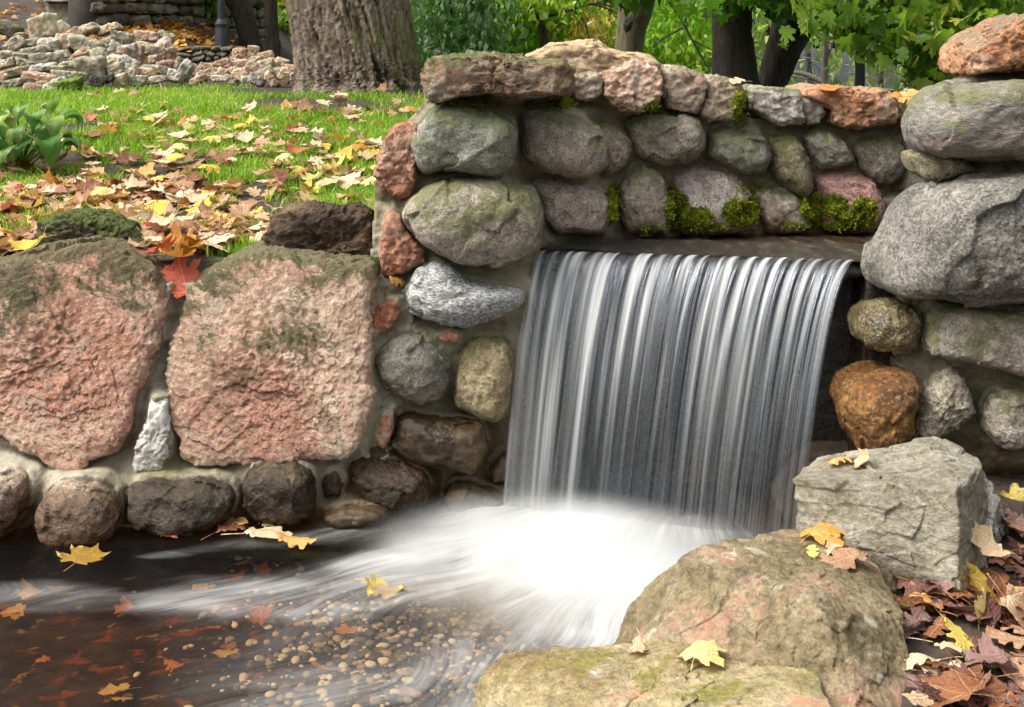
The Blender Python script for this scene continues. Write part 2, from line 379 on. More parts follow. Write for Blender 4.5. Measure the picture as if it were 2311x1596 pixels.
G['leaf_yellow'] = leaf_mat('leaf_yellow', [(.62, .36, .05), (.74, .5, .05), (.78, .62, .13), (.78, .66, .3)], .5, .25)
G['leaf_brown'] = leaf_mat('leaf_brown', [(.09, .03, .014), (.19, .065, .026), (.31, .13, .055), (.42, .24, .14)], .3, .15)
G['leaf_red'] = leaf_mat('leaf_red', [(.3, .035, .02), (.45, .06, .03), (.52, .12, .06), (.6, .22, .12)], .45, .2)
G['leaf_orange'] = leaf_mat('leaf_orange', [(.5, .15, .02), (.62, .24, .03), (.7, .36, .08), (.72, .45, .16)], .45, .25)
G['leaf_plum'] = leaf_mat('leaf_plum', [(.05, .014, .01), (.1, .032, .022), (.17, .075, .055), (.27, .16, .14)], .26, .1)
G['leaf_sunk'] = leaf_mat('leaf_sunk', [(.22, .04, .01), (.36, .08, .015), (.44, .16, .03), (.5, .32, .1)], .5, .1)

def foliage_mat(name, cols, trans=.45, rough=.45):
    m = N(name)
    a = m.n('ShaderNodeAttribute', None, attribute_name='tint').outputs['Fac']
    c = m.ramp(a, [(i/(len(cols)-1), q) for i, q in enumerate(cols)])
    b = m.bsdf(c, rough, spec=.5)
    t = m.n('ShaderNodeBsdfTranslucent', {'Color': m.mix(.6, c, m.mix(1., c, (1.6, 1.7, .6), 'MULTIPLY'))}).outputs[0]
    return m.done(m.n('ShaderNodeMixShader', {0: trans, 1: b, 2: t}).outputs[0])
G['fol_green'] = foliage_mat('foliage_green', [(.035, .09, .01), (.08, .21, .012), (.14, .32, .02), (.26, .42, .05)])
G['fol_bright'] = foliage_mat('foliage_bright', [(.08, .2, .012), (.16, .36, .02), (.28, .48, .04), (.55, .55, .1)])
G['fol_yellow'] = foliage_mat('foliage_yellow', [(.14, .2, .025), (.32, .36, .05), (.5, .46, .08), (.68, .52, .15)])
G['fol_autumn'] = foliage_mat('foliage_autumn', [(.25, .22, .05), (.45, .32, .1), (.55, .36, .2), (.6, .42, .28)])
G['fol_dark'] = foliage_mat('foliage_dark', [(.03, .08, .02), (.07, .17, .05), (.13, .26, .09), (.34, .45, .26)], .35, .2)
G['fol_maple'] = foliage_mat('foliage_maple', [(.07, .15, .02), (.14, .26, .035), (.24, .34, .05), (.58, .55, .12)], .5)
G['fol_far'] = foliage_mat('foliage_far', [(.05, .1, .02), (.11, .2, .035), (.2, .29, .06), (.38, .42, .14)], .45)
G['grass'] = foliage_mat('grass_blades', [(.06, .13, .01), (.14, .29, .015), (.26, .43, .03), (.5, .52, .16)], .45, .5)
G['moss'] = foliage_mat('moss_tufts', [(.07, .1, .008), (.19, .24, .012), (.34, .38, .02), (.5, .5, .05)], .3, .8)
G['hosta'] = _lm('hosta_leaf', [(.06, .17, .03), (.11, .27, .05), (.18, .35, .08), (.4, .42, .12)], .4, .35, 60., kind='none')

# ground: soil, with green thatch where the grass attribute is high
m = N('lawn_ground'); P = m.P(False)
g = m.n('ShaderNodeAttribute', None, attribute_name='grass').outputs['Fac']
n_ = m.noise(P, 16, 8, .7)
soil = m.ramp(n_, [(.3, (.018, .013, .009)), (.7, (.085, .062, .045))])
gr = m.ramp(m.noise(P, 22, 6, .7), [(.3, (.035, .07, .01)), (.7, (.085, .16, .02))])
G['lawn'] = m.done(m.bsdf(m.mix(g, soil, gr), .95, n_, .9, .03))

# water
def pool_mat():
    m = N('pool_water')
    foam = m.n('ShaderNodeAttribute', None, attribute_name='foam').outputs['Fac']
    uv = m.n('ShaderNodeUVMap', None, uv_map='flow').outputs[0]
    s1 = m.noise(uv, 1., 6, .6, .3)
    s2 = m.noise(m.n('ShaderNodeVectorMath', {0: uv, 1: (3.1, 1.4, 1)}, operation='MULTIPLY').outputs[0], 1.6, 5, .6)
    st = m.math('ADD', m.math('MULTIPLY', s1, .6), m.math('MULTIPLY', s2, .4))
    st = m.rng(st, .28, .74, -.26, .26)
    gate = m.math('MULTIPLY', foam, m.math('SUBTRACT', 1.25, foam)); gate = m.math('MULTIPLY', gate, 2.6)
    f = m.n('ShaderNodeClamp', {0: m.math('ADD', foam, m.math('MULTIPLY', st, gate))}).outputs[0]
    white = m.n('ShaderNodeBsdfPrincipled', {'Base Color': (.72, .73, .72, 1), 'Roughness': .6, 'Subsurface Weight': 0.}).outputs[0]
    bmp = m.n('ShaderNodeBump', {'Height': st, 'Strength': .12, 'Distance': .01}).outputs[0]
    gl = m.n('ShaderNodeBsdfGlossy', {'Color': (.85, .9, 1, 1), 'Roughness': .3, 'Normal': bmp}).outputs[0]
    tr = m.n('ShaderNodeBsdfTransparent', {'Color': (.72, .62, .47, 1)}).outputs[0]
    fr = m.n('ShaderNodeFresnel', {'IOR': 1.33, 'Normal': bmp}).outputs[0]
    w_ = m.n('ShaderNodeMixShader', {0: m.math('MULTIPLY', fr, .07), 1: tr, 2: gl}).outputs[0]
    return m.done(m.n('ShaderNodeMixShader', {0: f, 1: w_, 2: white}).outputs[0])
G['pool'] = pool_mat()
def fall_mat():
    m = N('falling_water')
    foam = m.n('ShaderNodeAttribute', None, attribute_name='foam').outputs['Fac']
    uv = m.n('ShaderNodeUVMap', None, uv_map='flow').outputs[0]
    def sn(a, b, d): return m.noise(m.n('ShaderNodeVectorMath', {0: uv, 1: (a, b, 1)}, operation='MULTIPLY').outputs[0], 1., d, .6)
    st = m.math('ADD', m.math('MULTIPLY', sn(50, .6, 3), .65), m.math('MULTIPLY', sn(140, .8, 2), .35))
    st = m.rng(st, .34, .68, .6, 1.4)
    f = m.n('ShaderNodeClamp', {0: m.math('MULTIPLY', foam, st)}).outputs[0]
    white = m.n('ShaderNodeBsdfDiffuse', {'Color': (.86, .88, .88, 1)}).outputs[0]
    trl = m.n('ShaderNodeBsdfTranslucent', {'Color': (.8, .84, .86, 1)}).outputs[0]
    white = m.n('ShaderNodeMixShader', {0: .3, 1: white, 2: trl}).outputs[0]
    bmp = m.n('ShaderNodeBump', {'Height': st, 'Strength': .3, 'Distance': .02}).outputs[0]
    gl = m.n('ShaderNodeBsdfGlossy', {'Color': (.8, .88, 1, 1), 'Roughness': .3, 'Normal': bmp}).outputs[0]
    tr = m.n('ShaderNodeBsdfTransparent', {'Color': (.78, .76, .74, 1)}).outputs[0]
    w_ = m.n('ShaderNodeMixShader', {0: .07, 1: tr, 2: gl}).outputs[0]
    return m.done(m.n('ShaderNodeMixShader', {0: f, 1: w_, 2: white}).outputs[0])
G['fall'] = fall_mat()

# ---------------------------------------------------------------- stone builders
def size_n(r_px):
    return int(np.clip(r_px*.62, 12, 110))
def rough_disp(V, c, R, kind, seed, chip=1., rough=1.):
    """radial displacement of a stone's surface, kind 'round' or 'block'"""
    q = (V-c)
    d = q/np.maximum(np.linalg.norm(q, axis=1)[:, None], 1e-6)
    if kind == 'round':
        h = R*.08*fbm(q/R*.9, 3, seed) + .0045*fbm(q*24, 4, seed+9) +   .1*R*facet(q/R*1.1+.2*pn(q/R*2, seed+2)[:, None], seed+4) + .003*facet(q*22, seed+6)
    else:
        wq = q+.012*np.stack([pn(q*11, seed+1), pn(q*11, seed+2), pn(q*11, seed+3)], 1); wq[:, 2] *= 1.35
        h = R*.035*fbm(q/R*1.5, 3, seed) + chip*(.5*R*.16*facet(wq/R*1.7, seed+5) + .5*min(R*.1, .03)*facet(wq/min(R*.4, .1), seed+6)) + rough*(.0075*facet(wq*42, seed+7)*min(1, R/.12)+.006*fbm(q*42, 3, seed+9))
    return V+d*h[:, None]
SDEPTH = {}
def traced(name, poly, Y, front, back, mat, parent, kind='round', e=None, seed=None, label=None, tilt=0., lean=0., chip=1.):
    """a stone whose widest section, standing at depth Y, follows the outline; front/back are its half depths in metres"""
    seed = seed if seed is not None else len(bpy.data.objects)
    e = e if e is not None else (.72 if kind == 'round' else .42)
    P = np.array([at(u, v, Y) for u, v in poly])[:, [0, 2]]
    Q = np.roll(P, -1, 0); cr = P[:, 0]*Q[:, 1]-Q[:, 0]*P[:, 1]; A = cr.sum()/2
    c2 = ((P+Q)*cr[:, None]).sum(0)/(6*A)
    M = 720; th = (np.arange(M)+.5)/M*2*math.pi; r = np.zeros(M); D = np.stack([np.cos(th), np.sin(th)], 1)
    for a, b in zip(P-c2, Q-c2):
        s = b-a; den = D[:, 0]*s[1]-D[:, 1]*s[0]; den = np.where(np.abs(den) < 1e-9, 1e-9, den)
        t = (a[0]*s[1]-a[1]*s[0])/den; k = (a[0]*D[:, 1]-a[1]*D[:, 0])/den
        ok = (t > 0) & (k >= -1e-6) & (k <= 1+1e-6); r = np.where(ok, np.maximum(r, t), r)
    sg = 6 if kind == 'round' else 2
    ker = np.exp(-(np.arange(-4*sg, 4*sg+1)/sg)**2/2); ker /= ker.sum()
    r = np.convolve(np.concatenate([r[-4*sg:], r, r[:4*sg]]), ker, 'valid')
    R = math.sqrt(abs(A)/math.pi); rpx = R/Y*FPX
    n = size_n(rpx); d, F = cubesphere(n)
    mm = np.hypot(d[:, 0], d[:, 2]); ang = np.arctan2(d[:, 2], d[:, 0]) % (2*math.pi)
    rr = np.interp(ang, th, r, period=2*math.pi)
    def prof(dep):
        al = np.linspace(0, math.pi/2, 1500)[::-1]; rc, yc = np.cos(al)**e, np.sin(al)**e
        L = np.concatenate([[0], np.cumsum(np.hypot(np.diff(rc)*R, np.diff(yc)*dep))]); q_ = np.arctan2(mm, np.abs(d[:, 1]))/(math.pi/2)*L[-1]
        return np.interp(q_, L, rc), np.interp(q_, L, yc)
    (gf, yf_), (gb, yb_) = prof(front), prof(back)
    g = np.where(d[:, 1] < 0, gf, gb); yy = np.where(d[:, 1] < 0, -yf_*front, yb_*back)
    V = np.stack([c2[0]+rr*g*np.cos(ang), yy, c2[1]+rr*g*np.sin(ang)], 1)
    V[:, 1] += Y+tilt*(V[:, 0]-c2[0])+lean*(V[:, 2]-c2[1])
    c = np.array([c2[0], Y, c2[1]])
    V = rough_disp(V, c, R, kind, seed, chip)
    SDEPTH[tuple(map(tuple, poly))] = Y
    o = put(name, V, F, G[mat], parent, c)
    if label: o['label'] = label
    return o
def hullrock(name, pts, mat, parent=None, k=22, seed=0, n=None, origin=None, kind='block', label=None, amp=1., strata=0., rough=None):
    """a stone spanned by corner points, edges worn"""
    P = np.array(pts, float); c = (P.min(0)+P.max(0))/2*.4+P.mean(0)*.6; Q = P-c
    pl = []
    import itertools
    for i, j, l in itertools.combinations(range(len(Q)), 3):
        nn = np.cross(Q[j]-Q[i], Q[l]-Q[i]); L = np.linalg.norm(nn)
        if L < 1e-7: continue
        nn /= L; h = nn@Q[i]
        if h < 0: nn, h = -nn, -h
        if h > 1e-4 and (Q@nn).max() <= h+1e-5: pl.append((*nn, h))
    pl = np.unique(np.round(np.array(pl), 4), axis=0)
    R = np.linalg.norm(P.max(0)-P.min(0))/2*.7
    if n is None: n = size_n(R/max(c[1], .1)*FPX)
    d, F = cubesphere(n)
    x = np.maximum(d@pl[:, :3].T, 0)/pl[:, 3]
    r = (x**k).sum(1)**(-1/k)
    V = c+d*r[:, None]
    V = rough_disp(V, c, R, kind, seed, amp, min(1., amp*1.6) if rough is None else rough)
    if strata:
        q = V-c; a = q[:, 2]*26+1.5*pn(q*np.array([3, 3, 6.]), seed+31)+.6*q[:, 0]
        led = pn(np.stack([np.floor(a)*7.3, q[:, 0]*2.5, q[:, 1]*2.5], 1), seed+33); hd = q*np.array([1, 1, .15]); hd /= np.linalg.norm(hd, axis=1)[:, None]+1e-9
        V = V+hd*(strata*led)[:, None]
    o = put(name, V, F, G[mat], parent, origin if origin is not None else c)
    if label: o['label'] = label
    return o
def boxrock(name, c, w, dp, h, mat, parent, seed, n=14, k=14):
    """random angular rubble stone"""
    r_ = np.random.default_rng(seed)
    pts = []
    for sx in (-1, 1):
        for sy in (-1, 1):
            for sz in (-1, 1):
                pts.append(np.array([sx*w/2, sy*dp/2, sz*h/2])*r_.uniform(.55, 1.15, 3))
    a = r_.normal()*.28; M = np.array([[math.cos(a), 0, -math.sin(a)], [0, 1, 0], [math.sin(a), 0, math.cos(a)]])
    pts = np.array(pts)@M.T+np.array(c)
    return hullrock(name, pts, mat, parent, k, seed, n)
def mortar_panel(name, poly, Yf, stones, mat, parent, thick=.3, step=4.5, relief=.022, seed=1, off=-.012):
    """rendered mortar face that swells up against the stones set in it"""
    P = np.array(poly); u0, v0 = P.min(0); u1, v1 = P.max(0)
    us = np.arange(u0, u1+step, step); vs = np.arange(v0, v1+step, step)
    U, W = np.meshgrid(us, vs, indexing='ij'); sh = U.shape; U = U.ravel(); W = W.ravel()
    ins = inside(U, W, poly) | (polydist(U, W, poly) < step)
    Y = Yf(U, W)
    d = np.full(U.shape, 1e9); sw = np.full(U.shape, 1e-9); sy = sw*Y; Y0 = Y
    for s in stones:
        ys_ = SDEPTH.get(tuple(map(tuple, s))); s = np.array(s)
        near = (U > s[:, 0].min()-60) & (U < s[:, 0].max()+60) & (W > s[:, 1].min()-60) & (W < s[:, 1].max()+60)
        if near.any():
            dd = np.where(inside(U[near], W[near], s), 0, polydist(U[near], W[near], s)); d[near] = np.minimum(d[near], dd)
            if ys_: sw[near] += 1/(dd+6)**2; sy[near] += ys_/(dd+6)**2
    q = np.stack([U/70, W/70, U*0], 1)
    wn = np.clip(1.4-d/60, 0, 1)
    Y = wn*(sy/sw+off)+(1-wn)*Y0
    Y = Y-.03*np.exp(-d/9)+relief*fbm(q, 4, seed)+.004*fbm(q*7, 3, seed+3)
    V = np.stack([(U-CU)/FPX*Y, Y, EYE-(W-HOR)/FPX*Y], 1)
    F = gridfaces(*sh); F = F[ins[F].all(1)][:, ::-1]
    E = np.concatenate([F[:, [0, 1]], F[:, [1, 2]], F[:, [2, 3]], F[:, [3, 0]]])
    key = {}
    for a, b in E: key[(a, b)] = 1
    bd = np.array([(a, b) for a, b in key if (b, a) not in key])
    nv = len(V); Vb = V+np.array([0, thick, 0])
    skirt = np.stack([bd[:, 1], bd[:, 0], bd[:, 0]+nv, bd[:, 1]+nv], 1)
    V = np.concatenate([V, Vb]); F = np.concatenate([F, F[:, ::-1]+nv, skirt])
    used, inv = np.unique(F, return_inverse=True)
    return put(name, V[used], inv.reshape(F.shape), G[mat], parent)

# ================================================================= THE SETTING
def lawn_h(X, Y):
    X = np.asarray(X, float); Y = np.asarray(Y, float)
    z = .84+.36*sstep(4.4, 9.6, Y)+.0*X
    hill = np.maximum(0, Y-12.6)*.155*sstep(-2.6, -4.6, X)
    z = z+np.minimum(hill, 3.5)
    z = z+.02*pn(np.stack([X*1.1, Y*1.1, X*0], -1).reshape(-1, 3), 5).reshape(X.shape)
    z = z-1.5*sstep(1.5, 3., X)*sstep(9, 14, Y)
    z = z-.66*sstep(1.85, 2.2, X)*sstep(8.5, 5.5, Y)
    return z
def grass_amount(X, Y):
    q = np.stack([X*1.5, Y*1.1, X*0], 1)
    a = sstep(-.4, .1, fbm(q, 3, 41))
    tree = np.hypot((X+1.25)/1.0, (Y-11.2)/.95); a = a*sstep(1.0, 1.9, tree)
    soil = np.exp(-(((X+1.72)/.5)**2+((Y-6.2)/.75)**2)); a = a*(1-.9*soil)
    lit = np.exp(-(((X+1.75)/.55)**2+((Y-5.15)/.7)**2)); a = a*(1-.6*lit)
    a = a*(1-.8*np.exp(-(((X+1.15)/.5)**2+((Y-9.3)/.45)**2)))
    return np.where(Y > 11.9, 0, a)
xs = np.concatenate([[-400, -120, -45, -22, -13], np.arange(-9, 5, .06), [6, 8, 11, 15, 22, 45, 120, 400]])
ss = np.concatenate([[0, 0, .01], np.arange(.05, 8, .06), np.arange(8, 16, .25), [17, 19, 22, 26, 32, 45, 70, 120, 250, 600]])
XX, SS = np.meshgrid(xs, ss, indexing='ij')
yf = 4.66+.8*sstep(-.5, -.1, XX)
YY = yf+SS
ZZ = lawn_h(XX, YY)
ZZ[:, 0] = -.4
ga = grass_amount(XX.ravel(), YY.ravel())
V = np.stack([XX, YY, ZZ], -1).reshape(-1, 3)
tag(put('ground', V, gridfaces(*XX.shape)[:, ::-1], G['lawn'], None, (0, 8, 1), attrs={'grass': ga*.8}), kind='structure')

m = N('pond_mirror_gloss'); P = m.P(False)
G['pond_mirror'] = m.done(m.n('ShaderNodeBsdfGlossy', {'Color': (.85, .9, .95, 1), 'Roughness': .12}).outputs[0])
tag(put('pond_mirror', [(2.2, 15, .6), (90, 15, .6), (160, 260, .6), (2.2, 260, .6)], np.array([[0, 1, 2, 3]]), G['pond_mirror'], None), kind='structure')  # assumed water: mirror plane added to show bright sky low in the gap

# right bank
xs = np.arange(.35, 5, .04); ys = np.arange(-1, 5.6, .05)
XX, YY = np.meshgrid(xs, ys, indexing='ij')
q = np.stack([XX*3, YY*3, XX*0], -1).reshape(-1, 3)
def bank_h(X, Y): return .11+.035*(Y-3.2)+.02*(X-1)
ZZ = bank_h(XX, YY)+.02*fbm(q, 4, 3).reshape(XX.shape)
edge = .62+.1*(YY-3)
ZZ = ZZ-(.45)*sstep(.3, -.1, XX-edge)
tag(put('bank', np.stack([XX, YY, ZZ], -1).reshape(-1, 3), gridfaces(*XX.shape)[:, ::-1], G['soil'], None), kind='structure')

# stream bed
xs = np.arange(-4, 1.6, .03); ys = np.arange(-1, 5.0, .03)
XX, YY = np.meshgrid(xs, ys, indexing='ij')
q = np.stack([XX*4, YY*4, XX*0], -1).reshape(-1, 3)
def bed_h(X, Y): return -.2+.12*np.exp(-(((X+.25)/.55)**2+((Y-3.55)/.5)**2))
ZZ = bed_h(XX, YY)+.01*fbm(q, 4, 3).reshape(XX.shape)
m = N('stream_bed'); P = m.P(False); n_ = m.noise(P, 9, 8, .7)
c = m.ramp(n_, [(.3, (.006, .004, .002)), (.5, (.022, .012, .006)), (.7, (.055, .032, .016))])
c = m.mix(m.rng(m.noise(P, 11, 5, .6, .6), .56, .64), c, (.13, .03, .008))
c = m.mix(m.rng(m.noise(P, 16, 4, .6, .3), .62, .68), c, (.16, .09, .03))
G['bed'] = m.done(m.bsdf(c, .9, n_, .6, .02, spec=.03))
G['bed_plain'] = simple('stream_bed', (.008, .0045, .002), (.036, .018, .008), 9., .9, .6, .02, spec=.03)
tag(put('stream_bed', np.stack([XX, YY, ZZ], -1).reshape(-1, 3), gridfaces(*XX.shape)[:, ::-1], G['bed'], None), kind='structure')

# ---- waterfall geometry
LIP0, LIP1 = np.array([.10, 4.78, .872]), np.array([1.175, 4.50, .884])
DSP0, DSP1 = np.array([-.14, -.25]), np.array([-.27, -.28])
FALL = .93
# pool surface with foam
xs = np.concatenate([np.arange(-4, -1.7, .06), np.arange(-1.7, 1.15, .0075), np.arange(1.15, 1.6, .05)])
ys = np.concatenate([np.arange(-1, 2.95, .08), np.arange(2.95, 4.98, .0075)])
XX, YY = np.meshgrid(xs, ys, indexing='ij'); sh = XX.shape; X = XX.ravel(); Y = YY.ravel()
base0 = (LIP0[:2]+DSP0); base1 = (LIP1[:2]+DSP1)
def gp(u, v): p = at(u, v, EYE*FPX/(v-HOR)); return (p[0], p[1])
dl = polydist(X, Y, [base0, base1], False)
src = np.array([.75, 4.95]); dx, dy = X-src[0], Y-src[1]
r = np.hypot(dx, dy); th = np.arctan2(-dy, -dx)
warp = pn(np.stack([X*1.6, Y*2.2, X*0], 1), 3)
flow = np.stack([(th+.1*warp)*30, r*2.2], 1)
fq = np.stack([flow[:, 0]*.35, flow[:, 1]*.55, X*0], 1)
WX = .06*fbm(np.stack([X*2.2, Y*4, X*0], 1), 3, 21); WY = .09*fbm(np.stack([X*1.6, Y*4, X*0], 1), 4, 22); STR = fbm(fq, 4, 23, .65)
def band(pts, wd, amt): 
    return amt*np.exp(-(polydist(X+WX, Y+WY, [gp(*p) for p in pts], False)/wd)**2)*(1+.8*STR)
front = (X-base0[0])*(base1[1]-base0[1])-(Y-base0[1])*(base1[0]-base0[0])
tb = ((X-base0[0])*(base1[0]-base0[0])+(Y-base0[1])*(base1[1]-base0[1]))/((base1-base0)**2).sum()
foam = .62*np.exp(-(dl/.15)**2)*(1-.85*sstep(.4, .95, tb))
foam += band([(1300, 1230), (1150, 1260), (1400, 1330)], .17, .8)
foam += band([(1450, 1330), (1350, 1420), (1250, 1400)], .12, .32)
foam += band([(1080, 1230), (950, 1260), (860, 1290)], .12, .5)
foam += band([(1100, 1300), (800, 1330), (450, 1345), (60, 1320), (-200, 1330)], .085, .2)
foam += band([(1000, 1340), (820, 1385), (560, 1390), (300, 1375)], .05, .17)
foam += band([(1350, 1420), (1120, 1480), (900, 1540), (640, 1600), (480, 1680)], .1, .2)
foam += band([(1380, 1500), (1200, 1560), (1000, 1640)], .1, .2)
foam += band([(1000, 1160), (820, 1190), (620, 1215), (350, 1260)], .06, .12)
foam += .07*np.exp(-(((X+.3)/.8)**2+((Y-3.5)/.5)**2))-.05*sstep(-.55, -1.1, X)+.045*fbm(np.stack([flow[:, 0]*.12, flow[:, 1]*.7, X*0], 1), 3, 8)  # thin foam veil softening the pebbles, also painting a pale sheen on the water
foam *= 1+.5*fbm(np.stack([flow[:, 0]*.25, flow[:, 1]*.5, X*0], 1), 3, 11)
foam = np.clip(1-np.exp(-np.maximum(foam, 0)*.95), 0, .66)
z = .025*np.exp(-(dl/.17)**2)*(1+.4*pn(np.stack([X*9, Y*9, X*0], 1), 2))+.006*fbm(np.stack([flow[:, 0]*.22, flow[:, 1]*1.2, X*0], 1), 3, 5)
z += .02*foam*pn(np.stack([flow[:, 0]*.12, flow[:, 1]*1.3, X*0], 1), 15)
tag(put('water', np.stack([X, Y, z], 1), gridfaces(*sh)[:, ::-1], G['pool'], None, (0, 3, 0), attrs={'foam': foam}, uv=flow), kind='structure')

# falling sheet, from behind the lip over the edge and down
ns, ntt = 560, 150
s = np.linspace(0, 1, ns)
tau = np.concatenate([np.linspace(-.5, 0, 26)[:-1], np.linspace(0, 1.0, ntt)**.85])
S, T = np.meshgrid(s, tau, indexing='ij'); sh = S.shape; Sf, Tf = S.ravel(), T.ravel()
L = LIP0+(LIP1-LIP0)*Sf[:, None]; D = DSP0+(DSP1-DSP0)*Sf[:, None]
tp = np.maximum(Tf, 0)
x = L[:, 0]+D[:, 0]*Tf*np.where(Tf < 0, 1.0, 1); y = L[:, 1]+D[:, 1]*Tf*np.where(Tf < 0, 1.6, 1)
zz = L[:, 2]-FALL*tp**2-.012*np.exp(-((Tf)/.12)**2)+np.where(Tf < 0, .006*np.minimum(1, -Tf*4), 0)
br = [(.02, .7), (.065, .6), (.11, .75), (.155, 1.), (.20, .55), (.235, .85), (.28, .9), (.325, .6), (.37, .8), (.415, 1.), (.46, .6), (.505, .75), (.55, .55), (.60, .9), (.645, .55), (.695, .95), (.745, .6), (.79, .85), (.84, .5), (.885, .5), (.93, .35), (.985, .8)]
foam = np.zeros_like(Sf)
wob = .012*pn(np.stack([Sf*9, Tf*2.2, Sf*0], 1), 4)*tp
r_ = np.random.default_rng(2)
for i, (c, a) in enumerate(br):
    c += r_.normal()*.008; wd = r_.uniform(.004, .0095)*(1+r_.uniform(.5, 2.)*tp); t0 = r_.uniform(.0, .05)
    life = a*(np.exp(-((tp-r_.uniform(.12, .38))/r_.uniform(.16, .42))**2)*.9+r_.uniform(.03, .2))*sstep(t0-.02, t0+.03, tp)
    foam += life*np.exp(-((Sf-c+wob+r_.uniform(-.005, .03)*tp)/wd)**2)
for i in range(110):
    c = r_.uniform(); wd = r_.uniform(.002, .007)*(1+tp)
    foam += r_.uniform(.04, .2)*np.exp(-((tp-r_.uniform(.1, .9))/r_.uniform(.12, .4))**2)*np.exp(-((Sf-c+wob+r_.uniform(-.005, .025)*tp)/wd)**2)
foam += .07*np.exp(-((tp-.1)/.4)**2)+.05+.06*fbm(np.stack([Sf*24, Tf*1.2, Sf*0], 1), 3, 6)
foam += .22*sstep(.45, .0, Sf)*sstep(.15, .8, tp)*(.6+.8*pn(np.stack([Sf*40, Tf*.9, Sf*0], 1), 9))
foam = np.where(Tf < 0, 0.02, foam)*np.where(Tf < 0, 1, sstep(-.02, .05, Tf))
foam += np.where(Tf > 0, .12*np.exp(-((1-tp)/.05)**2), 0)
foam = np.clip((foam*.92-.11)*(1-.65*sstep(.35, 1., tp)*sstep(.15, .6, Sf)), .02, .74)
rid = .007*fbm(np.stack([Sf*34, Tf*.9, Sf*0], 1), 3, 12)*sstep(-.1, .15, Tf)+.0035*np.cos(Sf*2*math.pi*22+2*np.sin(Sf*19))*np.exp(-((Tf-.05)/.15)**2)
nrm = np.array([-.35, -.92, .15]); 
V = np.stack([x, y, zz], 1)+rid[:, None]*nrm
tag(put('waterfall', V, gridfaces(*sh), G['fall'], None, (.6, 4.5, .4), attrs={'foam': foam}, uv=np.stack([Sf, Tf], 1)), kind='structure')
# spray hanging where the sheet strikes the pool
m = N('mist'); P = m.n('ShaderNodeTexCoord').outputs['Object']
q_ = m.n('ShaderNodeVectorMath', {0: P, 1: (1/.74, 1/.52, 1/.19)}, operation='MULTIPLY').outputs[0]
l_ = m.n('ShaderNodeVectorMath', {0: q_}, operation='LENGTH').outputs['Value']
dn = m.math('MULTIPLY', m.rng(l_, .0, 1., 12., 0.), m.rng(m.noise(P, 4.5, 4), .32, .68, .15, 1.5))
vol = m.n('ShaderNodeVolumePrincipled', {'Color': (.9, .92, .92, 1), 'Density': dn, 'Anisotropy': .1})
m.t.links.new(vol.outputs[0], m.out.inputs['Volume']); G['mist'] = m.m
b_ = np.array([(x, y, z) for x in (-.74, .74) for y in (-.52, .52) for z in (-.19, .19)])
mo = obj('mist', mesh('mist', b_, np.array([[0, 1, 3, 2], [4, 6, 7, 5], [0, 4, 5, 1], [2, 3, 7, 6], [0, 2, 6, 4], [1, 5, 7, 3]]), G['mist'], smooth=False), None, (.17, 4.03, .01))
mo.rotation_euler = (0, 0, math.atan2(base1[1]-base0[1], base1[0]-base0[0])); tag(mo, kind='stuff')
# upper stream
G['stream'] = None
m = N('stream_water'); P = m.P(False, (5, 1.6, 1))
n_ = m.noise(P, 4, 5, .6, .4)
c = m.ramp(n_, [(.3, (.028, .018, .01)), (.55, (.075, .052, .032)), (.72, (.2, .175, .15))])  # pale streaks put the water's grey sheen into its colour
G['stream'] = m.done(m.bsdf(c, .2, n_, .2, .015, spec=.9))
xs = np.linspace(-.05, 1.6, 150); ys = np.linspace(0, 1, 60)
XX, TT = np.meshgrid(xs, ys, indexing='ij')
yl = LIP0[1]+(LIP1[1]-LIP0[1])*np.clip((XX-LIP0[0])/(LIP1[0]-LIP0[0]), -.3, 1.2)+.02
YY = yl+(5.42-yl)*TT
ZZ = .862+.0*XX+.006*fbm(np.stack([XX*7, YY*2, XX*0], -1).reshape(-1, 3), 3, 9).reshape(XX.shape)
tag(put('stream', np.stack([XX, YY, ZZ], -1).reshape(-1, 3), gridfaces(*XX.shape)[:, ::-1], G['stream'], None), kind='structure')

